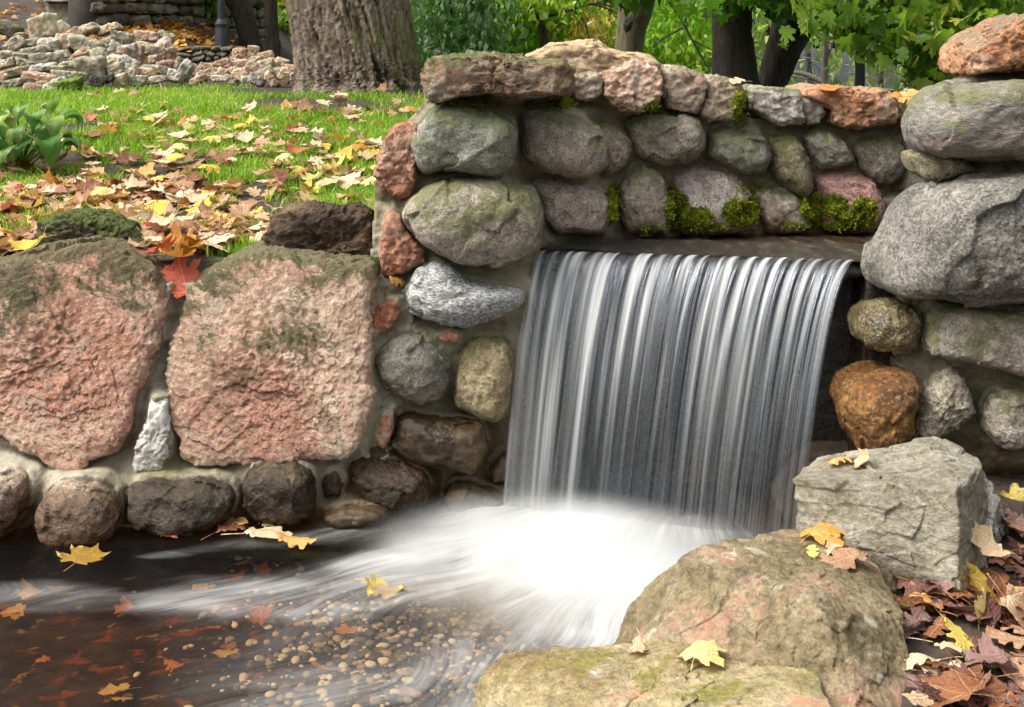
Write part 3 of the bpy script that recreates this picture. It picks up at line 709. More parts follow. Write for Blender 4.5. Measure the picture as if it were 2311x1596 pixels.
# ================================================================= BOULDER WALL round the waterfall (one masonry thing)
bw = thing('boulder_wall', 'wall of rounded boulders and rough capstones rising behind and left of the waterfall', 'stone wall', (.4, 5.2, 0))
caps = [
 ('capstone', Z2([(245, 350), (270, 318), (330, 315), (560, 295), (640, 300), (760, 325), (900, 335), (1000, 330), (1030, 400), (1030, 480), (1005, 535), (960, 510), (850, 530), (700, 530), (560, 510), (430, 525), (330, 560), (290, 575), (245, 520), (238, 430)]), 4.72, .2, .3, 'cap_mossy', 'broad flat brown capstone with moss on its top'),
 ('capstone', Z2([(780, 310), (850, 285), (930, 243), (1060, 237), (1150, 228), (1210, 262), (1300, 290), (1420, 295), (1510, 350), (1480, 430), (1240, 450), (1030, 450), (900, 370)]), 5.2, .3, .3, 'cap_yellow', 'highest capstone with sloping pale yellow top'),
 ('capstone', Z2([(1210, 400), (1260, 370), (1390, 330), (1490, 370), (1525, 440), (1525, 520), (1480, 585), (1400, 622), (1320, 605), (1250, 565), (1210, 520)]), 5.0, .14, .3, 'cap_pink', 'pale pink capstone with a cracked face'),
 ('capstone', Z2([(1035, 420), (1090, 395), (1180, 395), (1205, 440), (1200, 520), (1165, 550), (1110, 555), (1050, 545), (1030, 480)]), 4.98, .12, .3, 'cap_tan', 'small knobbly tan capstone'),
 ('capstone', Z2([(1535, 400), (1570, 362), (1660, 375), (1750, 410), (1775, 440), (1765, 540), (1720, 620), (1640, 615), (1560, 590), (1530, 500)]), 5.1, .14, .3, 'cap_tan', 'tan block capstone right of the pink one'),
 ('capstone', Z2([(1765, 430), (1800, 415), (1880, 430), (1960, 455), (1975, 500), (1950, 580), (1920, 660), (1840, 665), (1760, 655), (1735, 620), (1760, 540)]), 5.13, .14, .3, 'cap_tan', 'tan capstone with a mossy green streak'),
 ('capstone', Z3([(150, 510), (190, 490), (300, 505), (415, 510), (440, 580), (435, 640), (460, 690), (410, 700), (350, 705), (300, 710), (220, 660), (165, 620), (145, 560)]), 5.2, .14, .3, 'cap_grey', 'pale grey jagged capstone'),
 ('capstone', Z3([(435, 550), (500, 545), (560, 590), (583, 640), (545, 680), (540, 700), (470, 710), (440, 640)]), 5.22, .1, .3, 'cap_grey', 'small grey capstone beside the orange-red one'),
 ('capstone', Z3([(430, 505), (540, 485), (640, 495), (760, 510), (860, 500), (915, 520), (960, 560), (965, 640), (940, 690), (850, 700), (740, 725), (680, 720), (590, 690), (585, 620), (520, 580), (440, 545)]), 5.26, .18, .3, 'cap_red', 'orange-red capstone with a leaf on top'),
 ('capstone', Z3([(960, 560), (1030, 555), (1090, 580), (1110, 640), (1060, 720), (1040, 755), (1000, 740), (975, 680)]), 5.3, .12, .3, 'cap_tan', 'tan capstone at the right end of the wall'),
]
for nm, p, Y, f, b, mt, lb in caps: traced(nm, p, Y, f, b, mt, bw, 'block', label=lb, e=.26, chip=1.5)
bl = [
 (Z2([(205, 680), (250, 600), (360, 570), (460, 570), (560, 610), (720, 665), (740, 720), (725, 830), (700, 920), (650, 970), (560, 970), (430, 935), (310, 945), (225, 970), (180, 920), (165, 800), (180, 720)]), 4.72, .19, 'granite_green', 'big green-grey boulder at the wall corner under the mossy capstone', .55),
 (Z2([(770, 610), (860, 595), (960, 600), (1100, 650), (1200, 720), (1250, 800), (1250, 880), (1210, 940), (1130, 975), (1000, 960), (870, 930), (790, 880), (760, 780), (755, 690)]), 4.86, .18, 'granite_pinkgrey', 'large pinkish grey boulder with a rounded right end', .66),
 (Z2([(1160, 665), (1230, 655), (1310, 700), (1370, 780), (1375, 840), (1330, 920), (1270, 970), (1215, 990), (1190, 950), (1230, 860), (1220, 770)]), 5.03, .1, 'granite_pinkgrey', 'narrow leaning boulder wedged between two larger ones', .72),
 (Z2([(1345, 690), (1400, 640), (1530, 618), (1650, 618), (1740, 650), (1780, 730), (1770, 820), (1720, 880), (1620, 915), (1530, 915), (1440, 890), (1380, 840), (1350, 770)]), 5.1, .17, 'granite_pinkgrey', 'round grey boulder under the tan capstones', .72),
 (Z2([(1780, 720), (1860, 695), (1980, 710), (2090, 745), (2125, 800), (2135, 890), (2100, 950), (2030, 970), (1950, 950), (1830, 890), (1770, 850), (1785, 790)]), 5.15, .15, 'granite_green', 'flattened greenish grey boulder', .66),
 (Z3([(245, 780), (310, 755), (390, 760), (450, 800), (480, 900), (505, 1000), (515, 1080), (480, 1135), (420, 1110), (350, 1060), (290, 1020), (255, 960), (270, 880)]), 5.2, .14, 'granite_olive', 'tall olive green boulder leaning right', .7),
 (Z3([(430, 760), (510, 720), (600, 735), (690, 800), (743, 860), (740, 910), (690, 940), (600, 960), (520, 965), (490, 900), (460, 830)]), 5.24, .13, 'granite_grey', 'egg shaped grey boulder pointing right', .72),
 (Z3([(740, 800), (800, 765), (880, 755), (960, 780), (1020, 840), (1030, 930), (1010, 1010), (950, 1055), (880, 1065), (820, 1030), (770, 960), (745, 880)]), 5.28, .13, 'granite_pinkgrey', 'round grey boulder below the red capstone', .72),
 (Z3([(1010, 790), (1050, 770), (1080, 850), (1100, 930), (1170, 1010), (1150, 1060), (1060, 1120), (1000, 1080), (1020, 1000), (1035, 900)]), 5.3, .1, 'granite_grey', 'pale upright boulder half hidden by the right pillar', .6),
 (Z2([(150, 1090), (200, 1050), (290, 990), (400, 960), (540, 970), (700, 1010), (800, 1040), (850, 1090), (880, 1180), (860, 1260), (830, 1330), (740, 1410), (640, 1460), (520, 1468), (420, 1440), (330, 1380), (220, 1340), (160, 1280), (120, 1180)]), 4.72, .22, 'granite_pinkgrey', 'biggest pinkish grey boulder level with the lip of the fall', .62),
 (Z2([(800, 1000), (870, 980), (960, 985), (1060, 1010), (1130, 1015), (1220, 1060), (1270, 1130), (1260, 1180), (1230, 1240), (1220, 1290), (1100, 1300), (980, 1300), (920, 1260), (890, 1180), (870, 1090)]), 4.95, .13, 'granite_mauve', 'mauve grey boulder standing at the left end of the upper water', .62),
 (Z2([(1290, 1040), (1330, 960), (1410, 905), (1500, 915), (1545, 990), (1570, 1110), (1580, 1240), (1560, 1300), (1450, 1300), (1330, 1290), (1305, 1180)]), 5.1, .13, 'granite_tan', 'upright tan boulder with a wet foot', .6),
 (Z2([(1590, 980), (1640, 930), (1720, 895), (1830, 920), (1950, 960), (2020, 1050), (2050, 1150), (2065, 1250), (1980, 1300), (1800, 1300), (1650, 1295), (1600, 1220), (1590, 1090)]), 5.17, .15, 'granite_mauve', 'domed pinkish grey boulder with bright moss along its foot', .66),
 (Z3([(175, 1080), (230, 1048), (310, 1050), (400, 1090), (450, 1140), (500, 1220), (510, 1300), (430, 1325), (320, 1325), (240, 1320), (205, 1220)]), 5.2, .13, 'granite_tan', 'small pinkish tan boulder at the water line', .7),
 (Z3([(515, 1010), (570, 980), (660, 965), (750, 975), (830, 1020), (890, 1090), (910, 1180), (900, 1290), (800, 1320), (650, 1320), (550, 1310), (500, 1220), (520, 1100)]), 5.25, .15, 'granite_red', 'dark red boulder with moss along its foot', .68),
 (Z3([(890, 1090), (960, 1072), (1030, 1100), (1060, 1140), (1050, 1220), (1000, 1300), (900, 1300), (900, 1180)]), 5.3, .1, 'granite_tan', 'small brown boulder in the right corner of the upper water', .7),
 # left pillar, lower courses
 (Z5([(300, 320), (330, 250), (370, 190), (450, 165), (530, 200), (620, 260), (700, 275), (800, 300), (860, 290), (895, 330), (880, 380), (800, 430), (720, 460), (590, 485), (480, 470), (380, 440), (310, 400)]), 4.7, .18, 'granite_salt', 'black and white speckled boulder beside the fall', .66),
 (Z5([(165, 650), (180, 590), (240, 535), (310, 510), (400, 540), (480, 610), (510, 680), (505, 780), (460, 840), (380, 865), (300, 855), (220, 800), (170, 730)]), 4.64, .14, 'granite_dark', 'dark grey round boulder right of the large tan block', .68),
 (Z5([(600, 600), (660, 540), (740, 530), (810, 560), (835, 640), (830, 740), (820, 850), (810, 930), (740, 950), (640, 915), (560, 860), (545, 790), (570, 700)]), 4.7, .15, 'granite_ochre', 'ochre speckled boulder next to the falling water', .6),
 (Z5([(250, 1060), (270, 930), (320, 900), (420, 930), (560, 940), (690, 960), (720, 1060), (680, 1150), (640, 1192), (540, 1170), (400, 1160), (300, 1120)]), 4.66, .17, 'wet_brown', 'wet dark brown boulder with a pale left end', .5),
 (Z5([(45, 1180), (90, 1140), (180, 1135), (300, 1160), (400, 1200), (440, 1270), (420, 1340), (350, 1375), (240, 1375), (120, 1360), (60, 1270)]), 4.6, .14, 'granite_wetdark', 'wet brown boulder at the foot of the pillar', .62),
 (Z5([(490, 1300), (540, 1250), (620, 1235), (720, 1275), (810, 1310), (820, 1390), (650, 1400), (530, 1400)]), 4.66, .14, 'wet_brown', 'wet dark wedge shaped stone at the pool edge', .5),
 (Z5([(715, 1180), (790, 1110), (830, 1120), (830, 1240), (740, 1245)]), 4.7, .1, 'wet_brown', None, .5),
]
polys = [b[0] for b in bl]+[c[1] for c in caps]
BO = []
for p, Y, f, mt, lb, e in bl: BO.append(traced('boulder', p, Y, f, .2, mt, bw, 'round', e=e, label=lb))
red = [
 (Z2([(40, 720), (110, 680), (195, 675), (225, 720), (210, 800), (185, 920), (185, 1000), (150, 1085), (100, 1090), (20, 1060), (-20, 1000), (-40, 960), (-20, 860), (0, 800)]), 4.74, .12, 'red_stone', 'rough brick red stone on the lawn side of the pillar'),
 (Z2([(20, 1170), (60, 1155), (100, 1180), (130, 1260), (230, 1370), (230, 1440), (130, 1490), (60, 1510), (0, 1500), (-15, 1400), (5, 1290)]), 4.72, .12, 'red_stone', 'lower dusky red stone beside the lawn'),
 (Z5([(160, 300), (200, 265), (265, 270), (260, 310), (200, 345), (160, 340)]), 4.66, .04, 'red_stone', None),
 (Z5([(140, 420), (210, 365), (270, 370), (275, 440), (240, 500), (150, 560), (135, 500)]), 4.62, .06, 'red_stone', None),
 (Z5([(470, 550), (530, 520), (570, 540), (570, 570), (500, 570)]), 4.62, .04, 'red_stone', None),
 (Z5([(155, 1070), (190, 930), (250, 905), (240, 1020), (205, 1100)]), 4.58, .05, 'red_stone', None),
]
for p, Y, f, mt, lb in red: traced('chink_stone' if lb is None else 'corner_stone', p, Y, f, .12, mt, bw, 'block', label=lb, e=.3, chip=1.3)
polys += [r_[0] for r_ in red]
# mortar of the back wall and of the left pillar
mortar_panel('mortar', [(1190, 235), (1300, 205), (1480, 215), (1560, 260), (1680, 270), (1850, 268), (2000, 262), (2090, 262), (2110, 560), (1180, 560), (1150, 330)],
             lambda u, v: 5.03+.3*np.clip((u-1180)/700, 0, 1), polys, 'mortar', bw, .5, off=-.012)
mortar_panel('mortar', [(880, 330), (960, 230), (1000, 200), (1180, 190), (1270, 215), (1290, 300), (1235, 430), (1215, 560), (1205, 700), (1185, 820), (1170, 1000), (1150, 1180), (830, 1180), (800, 1100), (830, 700), (845, 500), (850, 400)],
             lambda u, v: 4.80-.08*sstep(560, 700, v)-.04*sstep(700, 1050, v)+.1*sstep(1100, 1230, u)-.04*sstep(960, 850, u)*sstep(560, 700, v), polys, 'mortar', bw, .5, seed=4)
# wet rock face and lip slab behind the sheet
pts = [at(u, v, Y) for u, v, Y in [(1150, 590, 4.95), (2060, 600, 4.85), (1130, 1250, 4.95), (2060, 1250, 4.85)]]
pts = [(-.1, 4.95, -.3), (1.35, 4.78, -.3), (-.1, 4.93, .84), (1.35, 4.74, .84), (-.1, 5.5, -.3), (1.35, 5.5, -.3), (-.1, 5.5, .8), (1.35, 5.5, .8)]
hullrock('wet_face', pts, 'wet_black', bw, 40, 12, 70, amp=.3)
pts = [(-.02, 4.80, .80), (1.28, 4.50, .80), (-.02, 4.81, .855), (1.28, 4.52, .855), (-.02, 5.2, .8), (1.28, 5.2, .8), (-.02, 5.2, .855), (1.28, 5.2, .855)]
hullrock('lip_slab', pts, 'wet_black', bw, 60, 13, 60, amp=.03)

# ================================================================= LEFT RETAINING WALL
lw = thing('retaining_wall', 'low retaining wall of huge pink dolomite blocks at the left above the pool', 'stone wall', (-1.0, 4.6, 0))
LB = Z4([(-420, 260), (-200, 215), (0, 185), (150, 145), (300, 110), (420, 85), (500, 90), (570, 120), (640, 160), (760, 215), (840, 290), (835, 380), (810, 480), (815, 570), (770, 640), (740, 740), (690, 860), (680, 990), (610, 1080), (480, 1130), (400, 1185), (340, 1165), (250, 1110), (170, 1080), (90, 1020), (30, 960), (-200, 960), (-420, 900)])
RB = Z4([(935, 330), (985, 235), (1080, 190), (1200, 150), (1330, 140), (1480, 145), (1600, 165), (1740, 180), (1850, 200), (1862, 240), (1840, 330), (1830, 480), (1830, 620), (1830, 700), (1855, 830), (1835, 960), (1780, 1060), (1730, 1115), (1620, 1100), (1510, 1100), (1400, 1130), (1280, 1140), (1150, 1135), (1010, 1140), (930, 1110), (905, 1020), (880, 960), (860, 850), (848, 720), (870, 590), (920, 470)])
WS = Z4([(755, 855), (840, 845), (850, 980), (850, 1130), (800, 1200), (680, 1215), (675, 1160), (695, 1050), (740, 960)])
traced('block', LB, 4.56, .1, .3, 'dolomite_pink', lw, 'block', e=.2, label='huge pink block with a dark lichen top at the left edge', lean=.12, seed=11, chip=.4)
traced('block', RB, 4.58, .1, .3, 'dolomite_tan', lw, 'block', e=.2, label='huge tan and pink block next to the boulder pillar', lean=.12, seed=23, chip=.4)
traced('chink_stone', WS, 4.5, .06, .1, 'dolomite_white', lw, 'block', e=.35, label='narrow white stone between the two big blocks')
basep = [
 (Z4([(-60, 1200), (60, 1190), (150, 1220), (175, 1290), (160, 1380), (110, 1450), (40, 1530), (-60, 1580), (-200, 1560), (-220, 1300)]), 4.4, .16, 'granite_base', 'pale pinkish boulder cut by the left edge', .66),
 (Z4([(210, 1380), (240, 1300), (310, 1250), (400, 1235), (510, 1255), (590, 1310), (608, 1390), (605, 1470), (560, 1540), (430, 1560), (290, 1560), (220, 1490)]), 4.4, .17, 'granite_base', 'round pink and grey boulder with a wet foot', .66),
 (Z4([(650, 1290), (690, 1245), (780, 1230), (900, 1240), (1060, 1235), (1150, 1280), (1185, 1330), (1160, 1420), (1080, 1460), (960, 1480), (820, 1480), (720, 1460), (660, 1390)]), 4.46, .16, 'granite_dark', 'long dark craggy boulder', .55),
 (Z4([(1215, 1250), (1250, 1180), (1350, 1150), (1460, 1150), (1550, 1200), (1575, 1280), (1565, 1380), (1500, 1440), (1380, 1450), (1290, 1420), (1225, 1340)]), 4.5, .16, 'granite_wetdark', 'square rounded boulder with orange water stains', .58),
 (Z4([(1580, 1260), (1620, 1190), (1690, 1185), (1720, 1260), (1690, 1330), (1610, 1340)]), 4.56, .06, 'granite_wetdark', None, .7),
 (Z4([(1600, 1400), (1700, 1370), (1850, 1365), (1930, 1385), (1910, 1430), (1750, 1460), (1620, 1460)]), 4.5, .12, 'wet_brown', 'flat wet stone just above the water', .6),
]
for p, Y, f, mt, lb, e in basep: BO.append(traced('boulder', p, Y, f, .18, mt, lw, 'round', e=e, label=lb))
lp = [LB, RB, WS]+[b[0] for b in basep]+[r_[0] for r_ in red]+[bl[k][0] for k in (17, 19, 20)]
mortar_panel('mortar', [(-180, 640), (360, 640), (385, 640), (430, 640), (480, 650), (840, 640), (920, 622), (930, 700), (900, 1000), (890, 1150), (880, 1215), (-180, 1255)],
             lambda u, v: 4.63-.1*sstep(750, 1150, v), lp, 'mortar_pale', lw, .25, seed=9)

# ================================================================= RIGHT PILLAR
rp = thing('boulder_pillar', 'tall pillar of large grey boulders under an orange rock at the right edge', 'stone pillar', (1.55, 4.4, 0))
Q = [
 ('boulder', Z3([(1060, 740), (1075, 660), (1120, 580), (1210, 510), (1330, 465), (1500, 450), (1733, 460), (2000, 500), (2050, 700), (2000, 850), (1733, 895), (1500, 900), (1300, 900), (1180, 880), (1100, 830)]), 4.42, .25, 'granite_gneiss', 'round', .62, 'upper grey boulder with grainy bands'),
 ('boulder', Z3([(880, 1580), (880, 1490), (920, 1380), (990, 1220), (1080, 1120), (1200, 1030), (1350, 980), (1550, 970), (1733, 965), (2050, 980), (2200, 1300), (2050, 1620), (1733, 1680), (1350, 1680), (1050, 1670), (920, 1640)]), 4.4, .32, 'granite_big', 'round', .6, 'largest dark grey boulder of the pillar'),
 ('boulder', Z3([(1085, 880), (1180, 860), (1350, 870), (1420, 960), (1300, 1000), (1190, 1030), (1120, 985)]), 4.47, .12, 'granite_olive', 'round', .6, 'small olive stone squeezed between the two largest pillar boulders'),
 ('boulder', Z6([(590, 400), (620, 310), (700, 255), (800, 230), (900, 240), (970, 290), (970, 400), (940, 500), (830, 530), (700, 520), (610, 470)]), 4.42, .14, 'wet_yellow', 'round', .7, 'wet yellowish round boulder beside the fall'),
 ('boulder', Z6([(1010, 470), (1040, 340), (1110, 260), (1250, 250), (1650, 280), (1850, 300), (1900, 600), (1650, 690), (1500, 640), (1340, 600), (1100, 555), (1030, 540)]), 4.34, .15, 'granite_pinkgrey', 'round', .45, 'pale flat faced grey boulder'),
 ('boulder', Z6([(480, 840), (530, 730), (620, 680), (760, 655), (900, 665), (960, 720), (940, 830), (930, 900), (940, 1000), (920, 1090), (820, 1170), (680, 1200), (600, 1120), (540, 1010), (495, 920)]), 4.36, .17, 'wet_orange', 'round', .62, 'wet orange boulder with a dark stripe'),
 ('boulder', Z6([(950, 1000), (1000, 800), (1080, 690), (1160, 625), (1240, 660), (1280, 760), (1300, 900), (1200, 1000), (1060, 1070), (950, 1080)]), 4.36, .1, 'granite_pale', 'block', .6, 'greenish grey angular stone half sunk in mortar'),
 ('boulder', Z6([(1360, 900), (1400, 790), (1500, 750), (1700, 780), (1800, 900), (1800, 1050), (1600, 1130), (1480, 1130), (1400, 1030)]), 4.34, .1, 'granite_pale', 'round', .7, 'brownish boulder half sunk in mortar at the edge'),
]
QO = []
for nm, p, Y, f, mt, kd, e, lb in Q: QO.append(traced(nm, p, Y, f, .22, mt, rp, kd, e=e, label=lb))
OR = Z3([(1365, 400), (1365, 330), (1380, 260), (1430, 210), (1520, 160), (1590, 140), (1640, 100), (1733, 80), (1850, 90), (1950, 200), (1950, 420), (1733, 400), (1650, 390), (1500, 410), (1380, 425)])
traced('capstone', OR, 4.45, .16, .3, 'orange_stone', rp, 'block', e=.4, label='orange rock on top of the pillar')
mortar_panel('mortar', [(2195, 150), (2500, 150), (2560, 1200), (2060, 1200), (2010, 1060), (2020, 900), (2045, 780), (2040, 640), (2070, 480), (2130, 405), (2120, 345), (2140, 260)],
             lambda u, v: 4.46-.06*sstep(600, 900, v)+.0*u, [q[1] for q in Q]+[OR], 'mortar', rp, .12, seed=14, off=.02)
# wet side wall of the channel behind the fall's right edge
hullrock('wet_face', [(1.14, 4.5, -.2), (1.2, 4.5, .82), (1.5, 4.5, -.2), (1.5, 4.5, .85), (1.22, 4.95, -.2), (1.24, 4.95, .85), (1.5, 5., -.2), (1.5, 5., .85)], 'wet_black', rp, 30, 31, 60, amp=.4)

# ================================================================= FOREGROUND ROCKS on the right bank
def A(u, v, Y): return tuple(at(u, v, Y))
FB = thing('rock', 'squared grey limestone block with a flat top beside the right foot of the fall', 'rock', (.95, 3.8, 0))
hullrock('block', [A(1790, 1082, 3.78), A(1812, 1062, 3.86), A(2160, 1105, 3.56), A(2215, 1045, 3.92), A(1875, 1036, 4.05), A(1960, 1016, 4.1), A(2095, 984, 4.1), A(2185, 1020, 4.05),
                   A(1800, 1195, 3.74), A(1880, 1290, 3.68), A(2165, 1325, 3.48), A(2200, 1300, 3.75), (.9, 4.1, -.1), (1.3, 4.05, -.05), (1.3, 3.6, 0), (.85, 3.75, -.1)], 'slate_block', FB, 120, 3, 130, amp=.6, strata=.012, rough=.22)
hullrock('side_chunk', [A(2200, 1050, 3.95), A(2255, 1110, 3.85), A(2262, 1180, 3.85), A(2200, 1300, 3.7), A(2210, 1060, 4.1), A(2270, 1240, 4.0), A(2180, 1200, 4.1), A(2160, 1300, 3.8)], 'cap_grey', FB, 16, 5, 50)
hullrock('mortar_patch', [A(1950, 1230, 3.72), A(2010, 1240, 3.66), A(2060, 1320, 3.6), A(1990, 1330, 3.5), A(2040, 1400, 3.5), A(1940, 1300, 3.6), (.95, 3.75, 0), (1.1, 3.7, 0), (1.05, 3.5, .0)], 'mortar', FB, 10, 8, 40)
MR = hullrock('rock', [A(1590, 1236, 3.5), A(1650, 1246, 3.62), A(1760, 1200, 3.85), A(1840, 1193, 3.86), A(1940, 1207, 3.8), A(1995, 1285, 3.58), A(2045, 1400, 3.25), A(1850, 1372, 3.13), A(1790, 1330, 3.22),
                       A(1378, 1480, 3.46), A(1392, 1410, 3.5), A(1448, 1322, 3.5), A(1530, 1268, 3.46), A(1960, 1640, 2.93), A(1480, 1610, 3.12), A(2082, 1600, 3.05), (.5, 3.1, -.15), (.9, 2.95, -.1), (.35, 3.4, -.15), (.95, 3.7, -.1)], 'bank_rock', None, 120, 7, 130, amp=.6, rough=.5)
tag(MR, 'large tan and pinkish rock with leaves on top, in the middle of the right bank', 'rock')
NR = hullrock('rock', [A(1068, 1600, 3.17), A(1090, 1520, 3.2), A(1140, 1474, 3.24), A(1212, 1464, 3.26), A(1330, 1478, 3.2), A(1425, 1448, 3.28), A(1485, 1438, 3.3), A(1700, 1463, 3.22), A(1805, 1466, 3.14), A(1830, 1500, 3.08), A(1880, 1590, 2.92),
                       A(1500, 1640, 2.85), A(1800, 1640, 2.8), A(1200, 1660, 2.95), (-.05, 2.95, -.15), (.7, 2.7, -.15), (.2, 2.75, -.15), (-.06, 3.2, -.15)], 'near_rock', None, 100, 19, 130, amp=.55, rough=.5)
tag(NR, 'mossy yellow and pink rock at the bottom edge, nearest to the viewer', 'rock')

# rocks lying on the lawn
TR = traced('rock', [(598, 535), (620, 490), (660, 470), (710, 458), (770, 470), (800, 468), (832, 480), (835, 515), (855, 560), (862, 600), (840, 640), (600, 620)], 4.8, .1, .2, 'tufa_dark', None, 'block', e=.55, chip=1.6)
tag(TR, 'dark brown pitted rock on the lawn edge just left of the boulder pillar', 'rock')
SR = traced('rock', [(85, 545), (100, 495), (150, 480), (210, 478), (250, 492), (290, 515), (315, 550), (310, 600), (200, 610), (90, 600)], 4.82, .1, .2, 'stump_rock', None, 'block', e=.5)
tag(SR, 'dark stump-like rock with green moss on top at the left lawn edge', 'rock')
# ================================================================= ROCKERY beyond the lawn
rk = thing('rockery', 'rambling pale rockery of stacked rough stones beyond the lawn at the upper left', 'rockery', (-3.6, 11.3, 1.2))
RL = [(350, 225, 200, 190, 't'), (500, 250, 110, 130, 't'), (590, 290, 140, 110, 'p'), (700, 235, 170, 90, 't'), (880, 230, 170, 70, 'o'), (70, 240, 180, 110, 'd'), (215, 290, 160, 60, 'g'), (240, 345, 180, 70, 'g'), (80, 380, 200, 90, 't'), (400, 360, 170, 110, 'w'), (520, 350, 120, 130, 'p'), (680, 360, 250, 110, 'g'), (860, 360, 120, 90, 'g'), (970, 310, 190, 90, 'g'), (920, 390, 80, 120, 'w'), (1050, 420, 110, 130, 'w'), (1180, 290, 170, 70, 'p'), (1330, 300, 150, 80, 'g'), (1190, 400, 190, 90, 'g'), (1340, 410, 160, 140, 'p'), (1120, 430, 70, 170, 'p'), (1300, 420, 60, 90, 'r'), (120, 450, 220, 55, 'g'), (280, 410, 220, 60, 'g'), (400, 470, 240, 80, 'g'), (500, 440, 130, 70, 'g'), (60, 510, 150, 70, 't'), (210, 510, 150, 60, 'g'), (330, 550, 190, 60, 'w'), (600, 530, 180, 80, 'g'), (720, 540, 230, 150, 'g'), (830, 480, 120, 170, 'g'), (930, 500, 110, 90, 't'), (940, 560, 120, 110, 't'), (1060, 520, 160, 90, 'w'), (1050, 580, 140, 80, 't'), (110, 590, 200, 70, 'g'), (320, 620, 240, 60, 'p'), (560, 610, 220, 70, 't'), (110, 670, 180, 60, 'g'), (280, 710, 160, 80, 'r'), (440, 690, 170, 90, 'w'), (560, 690, 200, 90, 'm'), (160, 730, 100, 60, 't'), (340, 660, 90, 30, 'p'), (10, 640, 60, 90, 'p'), (970, 640, 110, 90, 'o'), (1110, 650, 140, 80, 'w'), (1170, 590, 130, 80, 'o'), (1250, 560, 200, 70, 'g'), (1250, 640, 160, 50, 't'), (1330, 530, 130, 70, 'r'), (1390, 530, 90, 80, 'g'), (1410, 610, 100, 90, 'w'), (1480, 570, 90, 160, 'w'), (1240, 480, 90, 60, 'p'), (870, 640, 110, 60, 'k'), (780, 655, 140, 60, 'k'), (30, 440, 60, 40, 'p'), (20, 510, 60, 60, 'p'),
      (-90, 400, 170, 100, 'g'), (-80, 500, 150, 80, 't'), (-90, 600, 160, 80, 'p'), (-70, 690, 150, 80, 'g'), (-110, 290, 170, 90, 'd'), (20, 710, 90, 60, 'p'), (240, 590, 90, 50, 't'), (470, 560, 120, 60, 'g'), (640, 450, 160, 60, 'o'), (770, 440, 130, 60, 't'), (450, 630, 60, 50, 't'), (980, 430, 80, 90, 'p')]
for i, (x, y, w_, h_, t) in enumerate(RL):
    (u, v), = Z1([(x, y)]); Y = 12.4-1.5*sstep(250, 700, np.array([y]))[0]+.4*sstep(700, 1400, np.array([x]))[0]
    k = .28124/FPX*Y
    boxrock('stone', at(u, v, Y), w_*k*1.16, (w_+h_)*.5*k*1.1, h_*k*1.22, 'rubble_'+t, rk, 100+i)
rm = thing('rockery', 'lower mound of small pinkish stones just left of the big tree trunk', 'rockery', (-2.2, 12.3, 1.2))
RM = [(1570, 570, 100, 80, 'o'), (1690, 560, 80, 90, 'o'), (1620, 620, 80, 50, 't'), (1720, 610, 70, 60, 't'), (1640, 540, 80, 50, 'p'), (1930, 440, 110, 90, 'o'), (2045, 405, 80, 60, 'o'), (1940, 520, 100, 70, 'p'), (2010, 460, 70, 90, 'p'), (2130, 450, 120, 70, 'o'), (2060, 480, 90, 60, 't'), (1800, 540, 120, 100, 'p'), (1790, 580, 80, 60, 'o'), (1860, 570, 80, 60, 'p'), (1930, 600, 110, 90, 'o'), (2040, 560, 120, 90, 'p'), (2130, 530, 110, 80, 't'), (2200, 500, 90, 70, 'p'), (2270, 510, 110, 80, 'o'), (2100, 600, 160, 80, 'g'), (2220, 590, 120, 80, 't'), (2290, 610, 90, 80, 'o'), (1760, 630, 120, 50, 't'), (2060, 640, 120, 60, 'w'), (2180, 640, 130, 60, 'o'), (1860, 640, 120, 60, 't'), (2350, 560, 100, 80, 'o'), (1990, 640, 100, 50, 'g'), (1880, 500, 70, 60, 't'), (2000, 520, 70, 60, 'w'), (1740, 570, 70, 60, 'p'), (2380, 620, 100, 70, 't'), (1640, 590, 80, 60, 'p'), (1600, 640, 120, 50, 'o')]
for i, (x, y, w_, h_, t) in enumerate(RM):
    (u, v), = Z1([(x, y)]); Y = 12.9-.7*sstep(450, 650, np.array([y]))[0]; k = .28124/FPX*Y
    boxrock('stone', at(u, v, Y), w_*k*1.2, (w_+h_)*.6*k, h_*k*1.25, 'rubble_'+t, rm, 300+i)
# low dark dry stone wall and tall block wall further back
dw = thing('low_wall', 'low dark mossy dry stone wall between the two rockeries', 'stone wall', (-3.2, 14.5, 1.2))
r_ = np.random.default_rng(5)
for row in range(4):
    x = 1415+r_.uniform(0, 30)
    while x < 1900:
        w_ = r_.uniform(60, 120); (u, v), = Z1([(x+w_/2, 395+row*38+r_.uniform(-4, 4))]); Y = 14.3; k = .28124/FPX*Y
        boxrock('stone', at(u, v, Y), w_*k*1.1, .3, 44*k, 'rubble_d', dw, 500+int(x)+row*7, 10); x += w_
tw = thing('tall_wall', 'tall dark retaining wall of rough grey blocks on the slope behind the lamp post', 'stone wall', (-4.2, 17.4, 1.4))
G['wallcore'] = simple('wall_core', (.035, .034, .028), (.075, .07, .058), 8.)
a0, a1 = np.array([-4.95, 16.0]), np.array([-3.62, 19.1]); dirv = (a1-a0)/np.linalg.norm(a1-a0); nrmv = np.array([dirv[1], -dirv[0]])
Lw = np.linalg.norm(a1-a0)
c = [(*(a0+nrmv*-.05), .8), (*(a1+nrmv*-.05), .8), (*(a1-nrmv*.5), .8), (*(a0-nrmv*.5), .8), (*(a0+nrmv*-.05), 4.2), (*(a1+nrmv*-.05), 4.2), (*(a1-nrmv*.5), 4.2), (*(a0-nrmv*.5), 4.2)]
put('core', c, np.array([[0, 1, 5, 4], [1, 2, 6, 5], [2, 3, 7, 6], [3, 0, 4, 7], [4, 5, 6, 7], [3, 2, 1, 0]]), G['wallcore'], tw, smooth=False)
